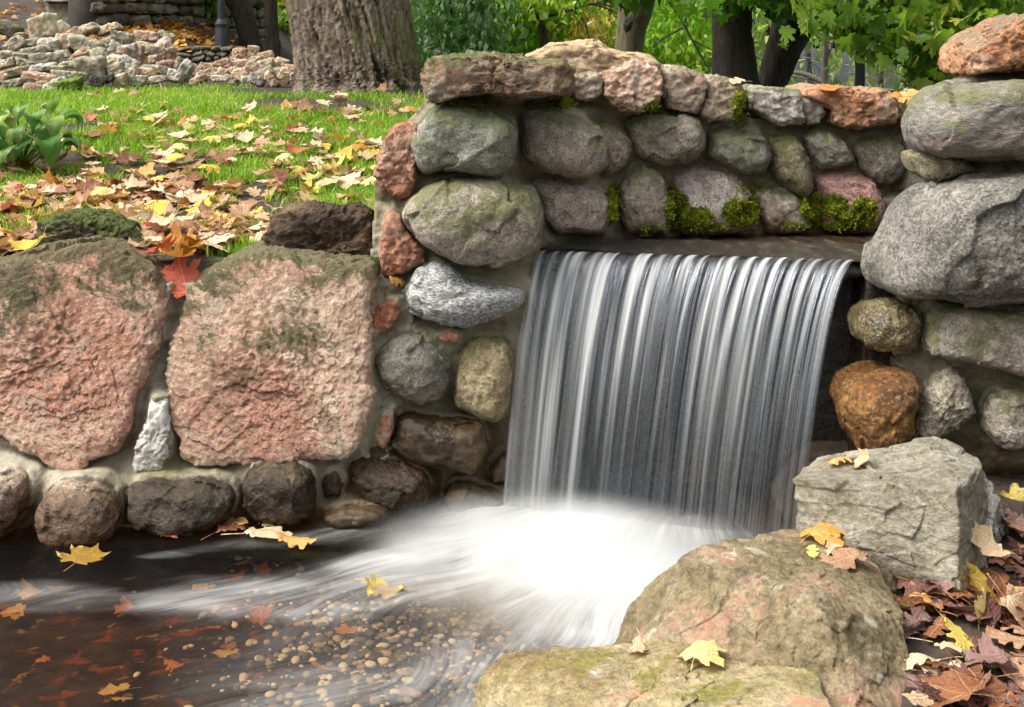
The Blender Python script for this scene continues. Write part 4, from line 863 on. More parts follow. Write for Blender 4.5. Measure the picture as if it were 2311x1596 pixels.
def blockmat():
    m = N('wall_blocks'); P = m.P(False)
    c = m.n('ShaderNodeAttribute', None, attribute_name='tint').outputs['Fac']
    n = m.noise(P, 9, 7, .7)
    col = m.ramp(c, [(0, (.08, .08, .062)), (.5, (.16, .155, .12)), (1, (.27, .245, .19))])
    col = m.mix(.6, col, m.ramp(n, [(.3, .2), (.7, .75)]), 'OVERLAY')
    return m.done(m.bsdf(col, .9, n, .8, .04))
G['wallblocks'] = blockmat()
VV, FF, TT_, vo = [], [], [], 0
cs, cf = cubesphere(5)
z = 1.1
while z < 4.1:
    h_ = r_.uniform(.12, .2); t = r_.uniform(-.2, 0)
    while t < Lw:
        w_ = r_.uniform(.18, .5)
        v = np.sign(cs)*np.abs(cs)**.5; v = v/np.abs(v).max()
        v = v*np.array([w_*.5-.005, .12+r_.uniform(0, .04), h_*.5-.005])+r_.normal(size=3)*.006
        v += .012*r_.normal(size=v.shape)
        ctr = a0+dirv*(t+w_/2)
        P3 = np.stack([ctr[0]+v[:, 0]*dirv[0]+v[:, 1]*nrmv[0], ctr[1]+v[:, 0]*dirv[1]+v[:, 1]*nrmv[1], z+h_/2+v[:, 2]], 1)
        VV.append(P3); FF.append(cf+vo); TT_.append(np.full(len(v), r_.uniform())); vo += len(v); t += w_
    z += h_
put('blocks', np.concatenate(VV), np.concatenate(FF), G['wallblocks'], tw, attrs={'tint': np.concatenate(TT_)})
# bench-like slab and pier left of the tall wall
sb = thing('stone_plinth', 'dark stone plinth with a pale slab and grey end pier on the slope', 'plinth', (-5.3, 16.4, 1.8))
hullrock('slab', [A(100, -2, 16.6), A(235, -2, 16.2), A(100, 5, 16.6), A(235, 5, 16.2), A(98, -6, 17.2), A(238, -6, 16.9), A(98, 3, 17.2), A(238, 3, 16.9)], 'cap_grey', sb, 40, 2, 20, amp=.1)
hullrock('base', [A(106, 5, 16.7), A(232, 5, 16.3), A(106, 70, 16.7), A(232, 75, 16.3), A(106, 5, 17.2), A(232, 5, 16.9), A(106, 70, 17.2), A(232, 70, 16.9)], 'rubble_d', sb, 40, 4, 30, amp=.2)
hullrock('pier', [A(231, -40, 16.2), A(264, -40, 16.1), A(231, 75, 16.2), A(264, 75, 16.1), A(231, -40, 16.7), A(264, -40, 16.6), A(231, 75, 16.7), A(264, 75, 16.6)], 'rubble_g', sb, 40, 6, 30, amp=.1)

# ================================================================= TREES
def tube(path, rad, nseg=10, vs=None, bark=0., seed=0, nper=None):
    """tapered tube along path points; bark = ridge depth"""
    path = np.array(path, float); rad = np.array(rad, float)
    t0 = np.linspace(0, 1, len(path)); m_ = vs or len(path)*3; t = np.linspace(0, 1, m_)
    C = np.stack([np.interp(t, t0, path[:, k]) for k in range(3)], 1); R = np.interp(t, t0, rad)
    if m_ > len(path) and m_ >= 12:
        k5 = np.ones(5)/5
        for k in range(3): C[:, k] = np.convolve(np.pad(C[:, k], 2, 'edge'), k5, 'valid')
    T = np.gradient(C, axis=0); T /= np.linalg.norm(T, axis=1)[:, None]+1e-9
    ref = np.where(np.abs(T[:, [2]]) > .9, np.array([[0, 1, 0]]), np.array([[0, 0, 1]]))
    A1 = np.cross(T, ref); A1 /= np.linalg.norm(A1, axis=1)[:, None]; B1 = np.cross(T, A1)
    an = np.arange(nseg)/nseg*2*math.pi
    ca, sa = np.cos(an), np.sin(an)
    D = ca[None, :, None]*A1[:, None]+sa[None, :, None]*B1[:, None]
    RR = np.repeat(R[:, None], nseg, 1)
    if bark:
        X3, A3 = np.meshgrid(np.arange(m_)/m_*np.linalg.norm(path[-1]-path[0]), an, indexing='ij')
        q = np.stack([np.cos(A3+.16*X3).ravel()*8., np.sin(A3+.16*X3).ravel()*8., X3.ravel()*.9], 1)
        q[:, :2] += .35*pn(q*1.3, seed+5)[:, None]
        rd = ridged(q, 3, seed, .6).reshape(RR.shape)
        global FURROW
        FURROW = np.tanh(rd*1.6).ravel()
        RR = RR+bark*(np.tanh(rd*1.6))+bark*.4*ridged(q*np.array([2.6, 2.6, 2.2]), 3, seed+3).reshape(RR.shape)
    V = C[:, None]+D*RR[..., None]
    idx = np.arange(m_*nseg).reshape(m_, nseg); j = np.roll(idx, -1, 1)
    F = np.stack([idx[:-1], j[:-1], j[1:], idx[1:]], -1).reshape(-1, 4)
    return V.reshape(-1, 3), F
def join(parts):
    Vs, Fs, o = [], [], 0
    for v, f in parts: Vs.append(v); Fs.append(f+o); o += len(v)
    return np.concatenate(Vs), np.concatenate(Fs)
# Norway maple leaf outline (half), tip at +y, stem at origin
MAPLE = [(0, 0), (.10, -.06), (.26, -.10), (.33, -.02), (.30, .06), (.46, .10), (.62, .20), (.52, .28), (.56, .36), (.42, .40), (.30, .40), (.36, .52), (.44, .62), (.52, .78), (.40, .76), (.36, .84), (.26, .72), (.16, .62), (.14, .74), (.20, .86), (.10, .92), (0, 1.12)]
OAK = [(0, 0), (.06, .06), (.10, .14), (.20, .20), (.19, .28), (.11, .32), (.14, .40), (.28, .48), (.27, .58), (.14, .60), (.16, .68), (.29, .76), (.27, .86), (.15, .86), (.14, .94), (.19, 1.02), (.12, 1.1), (0, 1.12)]
SIMPLE = [(0, 0), (.22, .15), (.3, .42), (.2, .75), (0, 1.1)]
def outline(h):
    h = np.array(h); return np.concatenate([h, (h[1:-1]*np.array([-1, 1]))[::-1]])
def leaf_cloud(C, size, seed, outl=None, tilt=.9, tintf=None, hang=.95):
    """many leaf blades at points C, in one mesh: polygons of the given outline folded along the midrib"""
    r_ = np.random.default_rng(seed); n = len(C)
    if outl is None: outl = np.array([(0, 0), (.32, .45), (0, 1.1), (-.32, .45)])
    if len(outl) > 4: outl = np.concatenate([outl, [[0, .38]]])   # centre of the fan
    o = np.array(outl, float)-np.array([0, .45]); k = len(o)
    sz = size*r_.uniform(.6, 1.25, n)
    L = np.stack([o[:, 0], o[:, 1], .35*np.abs(o[:, 0])-.25*o[:, 1]**2], 1)
    yaw = r_.uniform(0, 2*math.pi, n); pit = r_.normal(-hang, tilt*.6, n); rol = r_.normal(0, tilt*.6, n)
    cy, sy, cp, sp, cr, sr = np.cos(yaw), np.sin(yaw), np.cos(pit), np.sin(pit), np.cos(rol), np.sin(rol)
    x, y, z = L[:, 0][None], L[:, 1][None], L[:, 2][None]
    x1 = x*cr[:, None]+z*sr[:, None]; z1 = -x*sr[:, None]+z*cr[:, None]
    y2 = y*cp[:, None]-z1*sp[:, None]; z2 = y*sp[:, None]+z1*cp[:, None]
    x3 = x1*cy[:, None]-y2*sy[:, None]; y3 = x1*sy[:, None]+y2*cy[:, None]
    V = C[:, None]+np.stack([x3, y3, z2], -1)*sz[:, None, None]
    tint = r_.beta(2, 2.2, n) if tintf is None else np.clip(tintf, 0, 1)
    base = np.arange(n)[:, None]*k
    if k == 4: F = [base+np.array([[0, 1, 2, 3]])]
    else: F = [np.concatenate([base+np.array([[k-1, i, (i+1) % (k-1)]]) for i in range(k-1)])]
    return V.reshape(-1, 3), F, np.repeat(tint, k)
def clumps(box, nclump, per, rad, seed, edge=None):
    r_ = np.random.default_rng(seed); lo, hi = np.array(box[0]), np.array(box[1])
    c = r_.uniform(lo, hi, (nclump, 3))
    p = (c[:, None]+r_.normal(size=(nclump, per, 3))*np.array([rad, rad, rad*.55])).reshape(-1, 3)
    t = np.clip(np.repeat(r_.uniform(.2, .8, nclump), per)+r_.normal(0, .18, nclump*per), 0, 1)
    return p, t
def pxbox(u0, u1, v0, v1, Y0, Y1):
    Ym = (Y0+Y1)/2
    a, b = at(u0, v1, Ym), at(u1, v0, Ym)
    return (a[0], Y0, a[2]), (b[0], Y1, b[2])
def trunk_px(pts, Y, nseg=14, bark=.02, top=None, seed=0, vs=40):
    """pts: (u, v, width in px) from base up"""
    path = [at(u, v, Y) for u, v, w in pts]; rad = [w/2/FPX*Y for u, v, w in pts]
    return tube(path, rad, nseg, vs, bark, seed)
def branches(start, dirs, L, r0, seed, depth=2, out=None):
    r_ = np.random.default_rng(seed)
    out = [] if out is None else out
    for d in dirs:
        d = np.array(d, float); d /= np.linalg.norm(d); p = [np.array(start)]; 
        for k in range(4): d = d+r_.normal(size=3)*.2; d /= np.linalg.norm(d); p.append(p[-1]+d*L/4)
        out.append(tube(p, [r0, r0*.8, r0*.6, r0*.45, r0*.25], 6, 9))
        if depth > 1:
            for q in (2, 3, 4): branches(p[q], [d+r_.normal(size=3)*.6 for _ in range(2)], L*.55, r0*.5, r_.integers(1e6), depth-1, out)
    return out

# the big tree on the lawn
bt = thing('tree', 'massive tree with deeply furrowed brown bark standing at the end of the lawn', 'tree', (-1.2, 11.3, 1.15))
Yb = 11.3
v_, f_ = trunk_px([(812, 225, 330), (812, 205, 285), (810, 180, 262), (806, 140, 256), (795, 60, 250), (783, 0, 246), (770, -120, 238), (750, -400, 225), (740, -700, 215)], Yb, 260, .045, seed=3, vs=330)
put('trunk', v_, f_, G['bark'], bt, attrs={'furrow': FURROW})
br_ = branches(at(745, -660, Yb), [(-1, .2, .7), (.9, -.2, .8), (.2, .8, .9)], 3.4, .22, 5, 2)
put('limb', *join(br_), G['bark_olive'], bt)
C_, t_ = clumps(((-5.4, 8.8, 5.6), (2.6, 14.5, 9.0)), 130, 45, .5, 77)
v_, f_, t_ = leaf_cloud(C_, .16, 5, tintf=t_)
put('crown', v_, f_, G['fol_green'], bt, attrs={'tint': t_})

OM = outline(MAPLE); OMs = outline([MAPLE[i] for i in (0, 2, 6, 10, 13, 17, 21)])
def tree(label, trunks, Y, mat, fboxes, leaf, seed, bark='bark_dark', outl=None, name='tree', cat='tree', bk=.012, extra=None, per=60, rad=.3, group=None):
    b = at(trunks[0][0][0], trunks[0][0][1], Y) if trunks else np.array(fboxes[0][0][0])
    t = thing(name, label, cat, (b[0], b[1], lawn_h(b[0], b[1]).item()), group)
    for i, tr in enumerate(trunks):
        v_, f_ = trunk_px(tr, Y, 28, bk, seed=seed+i, vs=60); put('trunk', v_, f_, G[bark], t)
    if extra: put('branch', *join(extra), G[bark], t)
    Cs, Ts = [], []
    for bx, n in fboxes:
        c_, t_ = clumps(bx, n, per, rad, seed+17+n); Cs.append(c_); Ts.append(t_)
    v_, f_, t_ = leaf_cloud(np.concatenate(Cs), leaf, seed, outl, tintf=np.concatenate(Ts))
    put('crown', v_, f_, G[mat], t, attrs={'tint': t_})
    return t
# trees left of the big trunk
tree('dark leaning trunk with bright leaves right behind the left lamp post', [[(572, 125, 48), (565, 100, 44), (553, 40, 46), (535, 0, 48), (515, -60, 50), (480, -250, 46)]], 17.6, 'fol_bright',
     [(pxbox(440, 480, -80, 25, 17.7, 18.1), 14), (pxbox(540, 690, -80, 130, 20.5, 23), 90)], .15, 21, per=36, rad=.13)
tree('slim straight dark trunk between the leaning tree and the big trunk', [[(621, 160, 30), (618, 130, 27), (612, 40, 25), (606, -60, 24), (600, -220, 22)]], 17.2, 'fol_yellow',
     [(pxbox(600, 700, -90, 60, 21, 24), 22)], .17, 25, per=40, rad=.2)
# bushes and trees in the middle
tree('dark glossy leaved shrub immediately right of the big trunk', [[(1000, 175, 14), (1010, 60, 10), (1020, -30, 6)]], 15.5, 'fol_dark',
     [(pxbox(925, 1090, -60, 185, 14.5, 16.5), 42)], .1, 31, name='shrub', cat='shrub', per=110, rad=.22)
tree('green maple with yellow flecks behind the dark shrub', [[(1080, 170, 16), (1085, 60, 12), (1070, -40, 8)]], 19, 'fol_bright',
     [(pxbox(930, 1240, -80, 60, 18, 21), 50), (pxbox(1060, 1220, 20, 150, 19, 21), 26)], .12, 33, per=95)
ex = branches(at(1215, 40, 19), [(-.5, 0, .8), (.4, .1, .9), (.7, 0, .3)], 1.0, .035, 9, 2)
tree('slender forked dark stem with yellow green leaves above the highest capstone', [[(1236, 190, 16), (1230, 110, 16), (1222, 60, 17), (1212, 38, 15), (1200, 22, 12), (1180, 5, 9)]], 19, 'fol_yellow',
     [(pxbox(1180, 1400, -80, 40, 19.5, 22), 34), (pxbox(1200, 1400, 40, 150, 22, 25), 40)], .12, 37, extra=ex, per=90)
tree('small shrub with peach and yellow autumn leaves in the background', [[(1300, 150, 7), (1302, 60, 5)]], 23, 'fol_autumn',
     [(pxbox(1250, 1345, 45, 105, 22.5, 23.5), 16)], .15, 39, name='shrub', cat='shrub', per=40, rad=.25)
tree('grey green trunk with a dark hollow scar right of the highest capstone', [[(1418, 190, 66), (1418, 115, 62), (1425, 60, 66), (1436, 15, 76), (1450, -60, 80), (1460, -200, 76)]], 16.5, 'fol_green',
     [(pxbox(1330, 1560, -140, -45, 14.6, 16), 26)], .19, 41, bark='bark_olive', per=45)
tp_ = bpy.data.objects['tree.005'] if 'tree.005' in bpy.data.objects else None
# dark hollow on that trunk
hp = [o for o in bpy.data.objects if o.type == 'EMPTY' and 'hollow scar' in o.get('label', '')][0]
hullrock('hollow', [at(1410, 40, 16.33), at(1432, 40, 16.33), at(1406, 62, 16.33), at(1430, 64, 16.33), at(1418, 92, 16.34), at(1423, 22, 16.34), at(1420, 60, 16.3), at(1420, 60, 16.45), at(1432, 60, 16.4), at(1408, 60, 16.4)], 'rubble_k', hp, 8, 3, 14, kind='round')
ex = []
for (pts, w0) in [([(1500, -10), (1530, 30), (1545, 60), (1590, 140), (1620, 190)], 8), ([(1545, 60), (1500, 85), (1465, 110)], 6), ([(1600, -10), (1630, 60), (1640, 150)], 5), ([(1545, 55), (1550, 20), (1570, -20)], 5), ([(1560, 90), (1600, 110), (1650, 130)], 4)]:
    ex.append(tube([at(u, v, 18) for u, v in pts], np.linspace(w0, w0*.4, len(pts))/2/FPX*18, 6, 14))
tree('bright green tree with thin drooping dark branches between the trunks', [[(1640, 200, 18), (1660, 60, 16), (1640, -100, 14)]], 20, 'fol_bright',
     [(pxbox(1445, 1640, -90, 195, 19, 22), 62)], .12, 47, extra=ex, per=95)
tree('thick straight dark brown trunk, left one of the dark pair behind the wall', [[(1668, 215, 108), (1660, 180, 98), (1654, 110, 90), (1652, 60, 84), (1652, 0, 84), (1650, -120, 82), (1650, -260, 78)]], 13, 'fol_green',
     [(pxbox(1590, 1800, -110, -5, 11.2, 12.4), 32)], .15, 51, outl=OMs, per=36, rad=.2)
tree('black leaning trunk, right one of the dark pair behind the wall', [[(1738, 215, 64), (1745, 180, 66), (1765, 120, 76), (1788, 60, 88), (1810, 10, 96), (1850, -80, 92), (1900, -220, 80)]], 13.4, 'fol_green',
     [(pxbox(1770, 1880, -90, 40, 12.6, 13.2), 12)], .15, 55, outl=OMs, per=36, rad=.2)
# near maple branch hanging at the right
ex = []
for pts in [[(2200, -160), (2120, -60), (2020, 10), (1930, 40), (1850, 50)], [(2120, -60), (2150, 40), (2140, 120), (2110, 180)], [(2020, 10), (2060, 70), (2080, 130)], [(2300, -160), (2290, -40), (2240, 40), (2180, 90)]]:
    ex.append(tube([at(u, v, 9.6) for u, v in pts], np.linspace(.02, .006, len(pts)), 6, 12))
tree('near maple with large green and yellow edged leaves hanging over the right of the wall', [[(2620, 330, 130), (2600, 150, 110), (2560, -100, 100), (2480, -330, 90)]], 10, 'fol_maple',
     [(pxbox(1860, 1960, -70, 40, 9.1, 9.6), 9), (pxbox(1930, 2120, -70, 95, 9.1, 9.8), 19), (pxbox(2105, 2200, -40, 205, 9.2, 10.), 15), (pxbox(2150, 2420, -70, 90, 9.2, 10.), 15)], .115, 61, bark='bark_olive', outl=OM, per=30, rad=.15, extra=ex)
tree('dark bluish green tree at the far right behind the near maple', [[(2250, 240, 30), (2255, 100, 28), (2260, -100, 24)]], 16, 'fol_dark',
     [(pxbox(2130, 2480, -90, 230, 15, 17.5), 60)], .14, 67, per=60)
# bare pale shrub and far trees in the gap
def twigs(seed):
    r_ = np.random.default_rng(seed); out = []
    def go(p, d, L, r0, k):
        n = 5; pts = [p]
        for _ in range(n): d = d+r_.normal(size=3)*.26; d /= np.linalg.norm(d); pts.append(pts[-1]+d*L/n)
        out.append(tube(pts, np.linspace(r0, r0*.55, n+1), 5, 8))
        if k > 0:
            for _ in range(3 if k > 1 else 4): go(pts[r_.integers(2, n+1)], d+r_.normal(size=3)*.75, L*.62, r0*.5, k-1)
    go(at(1862, 205, 15), np.array([0.02, 0, 1.]), .7, .05, 4); go(at(1862, 190, 15), np.array([-.7, 0, .8]), .7, .035, 3)
    go(at(2010, 215, 14.5), np.array([-.5, 0, .5]), .6, .022, 4); go(at(2040, 215, 14.5), np.array([.1, 0, .6]), .5, .02, 4); go(at(1960, 210, 14.5), np.array([.6, 0, .35]), .7, .02, 4)
    return join(out)
bs = thing('bare_shrub', 'tangle of bare pale grey branches around the right lamp post', 'shrub', (*at(1900, 205, 15)[:2], 1.2))
put('branch', *twigs(4), G['bare'], bs)
tree('sparse far tree showing white sky through its leaves in the right gap', [[(1945, 210, 12), (1930, 100, 10), (1940, -60, 8)], [(1830, 210, 10), (1822, 100, 9), (1800, -60, 8)], [(1985, 210, 14), (1988, 100, 12), (1990, -40, 10)]], 24, 'fol_far',
     [(pxbox(1760, 2120, -60, 60, 23, 26), 12), (pxbox(1780, 2100, 80, 190, 23, 26), 8)], .2, 71, per=36, rad=.4)
# far wood reading as one mass
C_, t_ = clumps(pxbox(-200, 1760, -120, 175, 34, 40), 190, 40, .8, 91)
C2, t2 = clumps(pxbox(2090, 2600, -120, 190, 34, 40), 110, 40, .8, 92)
C4, t4 = clumps(((-40, 40, 1), (-18, 60, 9)), 300, 40, 1.2, 94); C5, t5 = clumps(((18, 40, 1), (40, 60, 9)), 300, 40, 1.2, 95)
C_ = np.concatenate([C_, C2, C4, C5]); t_ = np.concatenate([t_, t2, t4, t5])
v_, f_, t_ = leaf_cloud(C_, .42, 9, tintf=t_)
tag(put('distant_woods', v_, f_, G['fol_far'], None, attrs={'tint': t_}), kind='stuff')

# ================================================================= LAMP POSTS
def lathe(prof, nseg, flute=0., nfl=16):
    an = np.arange(nseg)/nseg*2*math.pi; V = []
    for r0, z_ in prof:
        rr = r0*(1-flute*(.5+.5*np.cos(an*nfl))) ; V.append(np.stack([rr*np.cos(an), rr*np.sin(an), np.full(nseg, z_)], 1))
    V = np.concatenate(V); idx = np.arange(len(prof)*nseg).reshape(len(prof), nseg); j = np.roll(idx, -1, 1)
    return V, np.stack([idx[:-1], j[:-1], j[1:], idx[1:]], -1).reshape(-1, 4)
def lamp(label, u, vbase, Y, r, mat, group):
    b = at(u, vbase, Y); t = thing('street_lamp', label, 'street lamp', b, group)
    def L(nm, prof, fl=0., mt=mat):
        v, f = lathe(prof, 96, fl); put(nm, v+b, f, G[mt], t)
    L('base', [(r*1.75, -.6), (r*1.75, .0), (r*1.75, .30), (r*1.55, .33), (r*1.9, .345), (r*1.9, .36), (r*1.3, .40), (r*1.15, .42)], .05)
    L('post', [(r*1.02, .40), (r, .5), (r*.95, 1.4), (r*.85, 3.2)], .12)
    L('collar', [(r*.9, 3.2), (r*1.5, 3.22), (r*1.5, 3.26), (r*.6, 3.34)])
    L('lantern', [(r*.6, 3.34), (r*2.2, 3.42), (r*3.2, 3.75), (r*3.2, 3.76), (.001, 3.76)], 0, 'lamp_glass')
    L('lantern_cap', [(r*3.5, 3.762), (r*3.5, 3.78), (r*1.2, 3.95), (.004, 4.0)])
lamp('grey fluted lamp post standing on the slope at the left, before the tall block wall', 499, 120, 16.3, .043, 'lamp', 'fluted lamp posts')
lamp('near black fluted lamp post behind the right part of the boulder wall', 1941, 345, 12, .044, 'lamp_dark', 'fluted lamp posts')

# ================================================================= GRASS
def grass(n, Y0, Y1, seed):
    r_ = np.random.default_rng(seed)
    Y = 1/r_.uniform(1/Y1, 1/Y0, n)
    X = r_.uniform(-1, 1, n)*.45*Y
    X = X-.06*Y
    keep = (X < -.15-.02*Y+.06*(Y-4.6)) & (Y > 4.72+.24*(np.abs(X+.68) < .26)+.2*(np.abs(X+1.52) < .24)) & (r_.uniform(size=n) < grass_amount(X, Y))
    return X[keep], Y[keep]
X, Y = grass(520000, 4.6, 12.0, 3)
n = len(X); r_ = np.random.default_rng(8)
Zg = lawn_h(X, Y)
hgt = r_.gamma(6, .0058, n)*(1+.5*pn(np.stack([X*2, Y*2, X*0], 1), 7))*(1+.03*(Y-5))
wd = (.0016+.00028*Y)*r_.uniform(.7, 1.3, n)
az = r_.uniform(0, 2*math.pi, n); lean = r_.gamma(2, .3, n)*hgt; la = r_.uniform(0, 2*math.pi, n)
cx, sx = np.cos(az)*wd, np.sin(az)*wd; lx, ly = np.cos(la)*lean, np.sin(la)*lean
B = np.stack([X, Y, Zg-.005], 1); Vg = np.empty((n, 5, 3))
Vg[:, 0] = B+np.stack([cx, sx, 0*X], 1); Vg[:, 1] = B-np.stack([cx, sx, 0*X], 1)
M_ = B+np.stack([lx*.35, ly*.35, hgt*.6], 1); Vg[:, 2] = M_-np.stack([cx, sx, 0*X], 1)*.8; Vg[:, 3] = M_+np.stack([cx, sx, 0*X], 1)*.8
Vg[:, 4] = B+np.stack([lx, ly, hgt*.95], 1)
b5 = np.arange(n)[:, None]*5
tint = np.clip(r_.beta(2.2, 2.6, n)+.25*pn(np.stack([X*1.2, Y*1.2, X*0], 1), 19)+.1, 0, 1)
tag(put('grass', Vg.reshape(-1, 3), [b5+np.array([[0, 1, 2, 3]][::-1]), b5+np.array([[3, 2, 4]])], G['grass'], None, attrs={'tint': np.repeat(tint, 5)}), kind='stuff')

# ================================================================= HOSTA at the left edge
hb = at(52, 372, 6.6); hz = lawn_h(hb[0], hb[1]).item()
ho = thing('hosta', 'leafy green hosta plant growing in bare soil at the left edge of the lawn', 'plant', (hb[0]-.02, hb[1], hz))
r_ = np.random.default_rng(12)
for i in range(36):
    a = r_.uniform(0, 2*math.pi); reach = r_.uniform(.03, .22); hh = r_.uniform(.1, .33); L_ = r_.uniform(.13, .2); W_ = L_*.46
    o3 = np.array([hb[0]-.02, hb[1], hz]); d3 = np.array([math.cos(a), math.sin(a), 0]); side = np.array([-d3[1], d3[0], 0])
    nu, nv = 13, 9; V = []
    for k in range(nu):
        t = k/(nu-1); ctr = o3+d3*(reach+L_*t*math.cos(.2+t*.9))+np.array([0, 0, hh+L_*(.35*t-.75*t*t)])
        wv = W_*(math.sin(math.pi*min(1, t**.62*.98+.01))**.75)
        for q in range(nv):
            s_ = q/(nv-1)*2-1; V.append(ctr+side*wv*s_+np.array([0, 0, abs(s_)*wv*.45+.004*math.cos(s_*14)]))
    st = tube([o3+d3*.01, o3+d3*reach*.5+np.array([0, 0, hh*.6]), o3+d3*reach+np.array([0, 0, hh])], [.005, .004, .003], 6, 8)
    v_, f_ = join([(np.array(V), gridfaces(nu, nv)), st])
    put('leaf', v_, f_, G['hosta'], ho)

# ================================================================= FALLEN LEAVES
def leaf_mesh(name, half, seed, mat, curl=.3, size=.13, stem=.5):
    r_ = np.random.default_rng(seed); h = np.array(half)*np.array([r_.uniform(.9, 1.12), 1])
    o = outline(h); o = o+r_.normal(size=o.shape)*.012
    bm = bmesh.new(); vs = [bm.verts.new((x, y, 0)) for x, y in o]; f = bm.faces.new(vs)
    bmesh.ops.triangulate(bm, faces=[f]); bmesh.ops.subdivide_edges(bm, edges=bm.edges[:], cuts=2, use_grid_fill=True)
    a, b, c, d = r_.normal(size=4)
    for v in bm.verts:
        x, y = v.co.x, v.co.y-.5
        z = curl*(.55*a*x*x*2+.5*b*y*y+.6*c*x*y+.25*abs(x)*d+.14*math.sin(x*9+a*3)*abs(x)+.1*math.sin(y*11+b*4)*abs(y))
        z += .02*math.sin(math.atan2(x, y+.5)*14)
        v.co = ((x)*size, (y)*size, z*size)
    z0 = min(v.co.z for v in bm.verts)
    zb = [v.co.z for v in bm.verts if abs(v.co.x) < .03*size and v.co.y < -.45*size]
    sz = zb[0] if zb else 0
    # petiole
    L = stem*size; prev = None; ring = []
    for k in range(5):
        t = k/4; c_ = Vector((.12*L*math.sin(t*2+a), -.5*size-L*t, sz-.1*L*t*t+.05*L*t*b)); w_ = .011*size*(1+.5*t)
        cur = [bm.verts.new(c_+Vector((w_*math.cos(q*2.094), 0, w_*math.sin(q*2.094)))) for q in range(3)]
        if prev:
            for q in range(3): bm.faces.new([prev[q], prev[(q+1) % 3], cur[(q+1) % 3], cur[q]])
        prev = cur
    for v in bm.verts: v.co.z -= z0
    for f in bm.faces: f.smooth = True
    me = bpy.data.meshes.new(name); bm.to_mesh(me); bm.free(); me.materials.append(mat); me.uv_layers.new(name='UVMap')
    return me
PROTO = {}
for kind, half in (('maple', MAPLE), ('oak', OAK)):
    for mt in ('tan', 'yellow', 'brown', 'red', 'orange', 'plum', 'sunk'):
        PROTO[kind, mt] = [leaf_mesh(kind+'_leaf', half, 40+k*7+len(mt)+len(kind), G[('oak_' if kind == 'oak' else '')+'leaf_'+mt], [.35, .6, .9, .5][k], 1.0) for k in range(4)]
ADJ = {'tan': 'pale tan', 'yellow': 'yellow', 'brown': 'brown', 'red': 'red', 'orange': 'orange', 'plum': 'dark plum brown', 'sunk': 'dull orange'}
def leaf(kind, mt, loc, size, normal=(0, 0, 1), yaw=0., tilt=.0, tdir=0., k=0, label='', group=None):
    o = bpy.data.objects.new(kind+'_leaf', PROTO[kind, mt][k % 4]); COL.objects.link(o)
    q = Vector(normal).normalized().to_track_quat('Z', 'Y')
    o.rotation_mode = 'QUATERNION'
    o.rotation_quaternion = Matrix.Rotation(tilt, 3, Vector((math.cos(tdir), math.sin(tdir), 0))).to_quaternion() @ q @ Euler((0, 0, yaw)).to_quaternion()
    o.location = loc; o.scale = (size,)*3
    return tag(o, label, 'leaf', group)
def lawn_hit(u, v):
    lo, hi = np.full(len(u), 4.4), np.full(len(u), 13.)
    for _ in range(40):
        mid = (lo+hi)/2; X = (u-CU)/FPX*mid; Z = EYE-(v-HOR)/FPX*mid
        above = Z > lawn_h(X, mid); lo = np.where(above, mid, lo); hi = np.where(above, hi, mid)
    return (u-CU)/FPX*lo, lo, lawn_h((u-CU)/FPX*lo, lo)
r_ = np.random.default_rng(31)
cand = []
while len(cand) < 280:
    u, v = r_.uniform(-20, 965), 215+385*r_.uniform()**.9
    dens = .6+.3*pn(np.array([[u/150, v/70, 0]]), 3)[0]
    dens += .25*math.exp(-(((u-130)/190)**2+((v-450)/90)**2))
    if v < 260: dens *= .35
    if u < 170 and 225 < v < 370: dens *= .1
    if 80 < u < 315 and v > 478: dens = 0
    if 590 < u < 865 and v > 455: dens = 0
    if v > 560 and (u < 310 or u > 500): dens = 0
    if u > 850 and v > 275: dens = 0
    if r_.uniform() < dens: cand.append((u, v))
cand = np.array(cand); LX, LY, LZ = lawn_hit(cand[:, 0], cand[:, 1])
for i in range(len(cand)):
    left = math.exp(-(((cand[i, 0]-130)/230)**2+((cand[i, 1]-470)/110)**2))
    p = np.array([.56-.3*left, .17, .15+.22*left, .04+.04*left, .08]); p /= p.sum()
    mt = r_.choice(['tan', 'yellow', 'brown', 'red', 'orange'], p=p); kd = 'maple' if r_.uniform() < .85 else 'oak'
    leaf(kd, mt, (LX[i], LY[i], LZ[i]+r_.uniform(.02, .05)), r_.uniform(.07, .118)*(1. if kd == 'maple' else .85), (0, -.08, 1), r_.uniform(0, 6.28), abs(r_.normal(0, .24)), r_.uniform(0, 6.28), int(r_.integers(4)),
         f'{ADJ[mt]} fallen {kd} leaf lying among others in the lawn grass', f'{ADJ[mt]} {kd} leaves scattered over the lawn')

r2 = np.random.default_rng(64)
hx = np.concatenate([r2.uniform(-8, -3.4, 420), r2.uniform(-4.6, -3.2, 260)]); hy = np.concatenate([r2.uniform(13, 19, 420), r2.uniform(14.6, 17, 260)])
v_, f_, t_ = leaf_cloud(np.stack([hx, hy, lawn_h(hx, hy)+.03], 1), .11, 65, OMs, tilt=.5, hang=.1)
lx = np.concatenate([r2.normal(-1.85, .35, 420), r2.uniform(-2.6, -.5, 260), r2.normal(-1.25, .25, 90)]); ly = np.concatenate([r2.uniform(4.75, 6.1, 420), r2.uniform(4.8, 8.5, 260), r2.normal(4.95, .15, 90)])
ok_ = ly > 4.72
v2_, f2_, t2_ = leaf_cloud(np.stack([lx, ly, lawn_h(lx, ly)+r2.uniform(.012, .04, len(lx))], 1)[ok_], .075, 66, OM, tilt=.5, hang=.05)
G['litter'] = foliage_mat('slope_litter', [(.14, .06, .02), (.4, .16, .03), (.62, .3, .05), (.7, .5, .14)], .2)
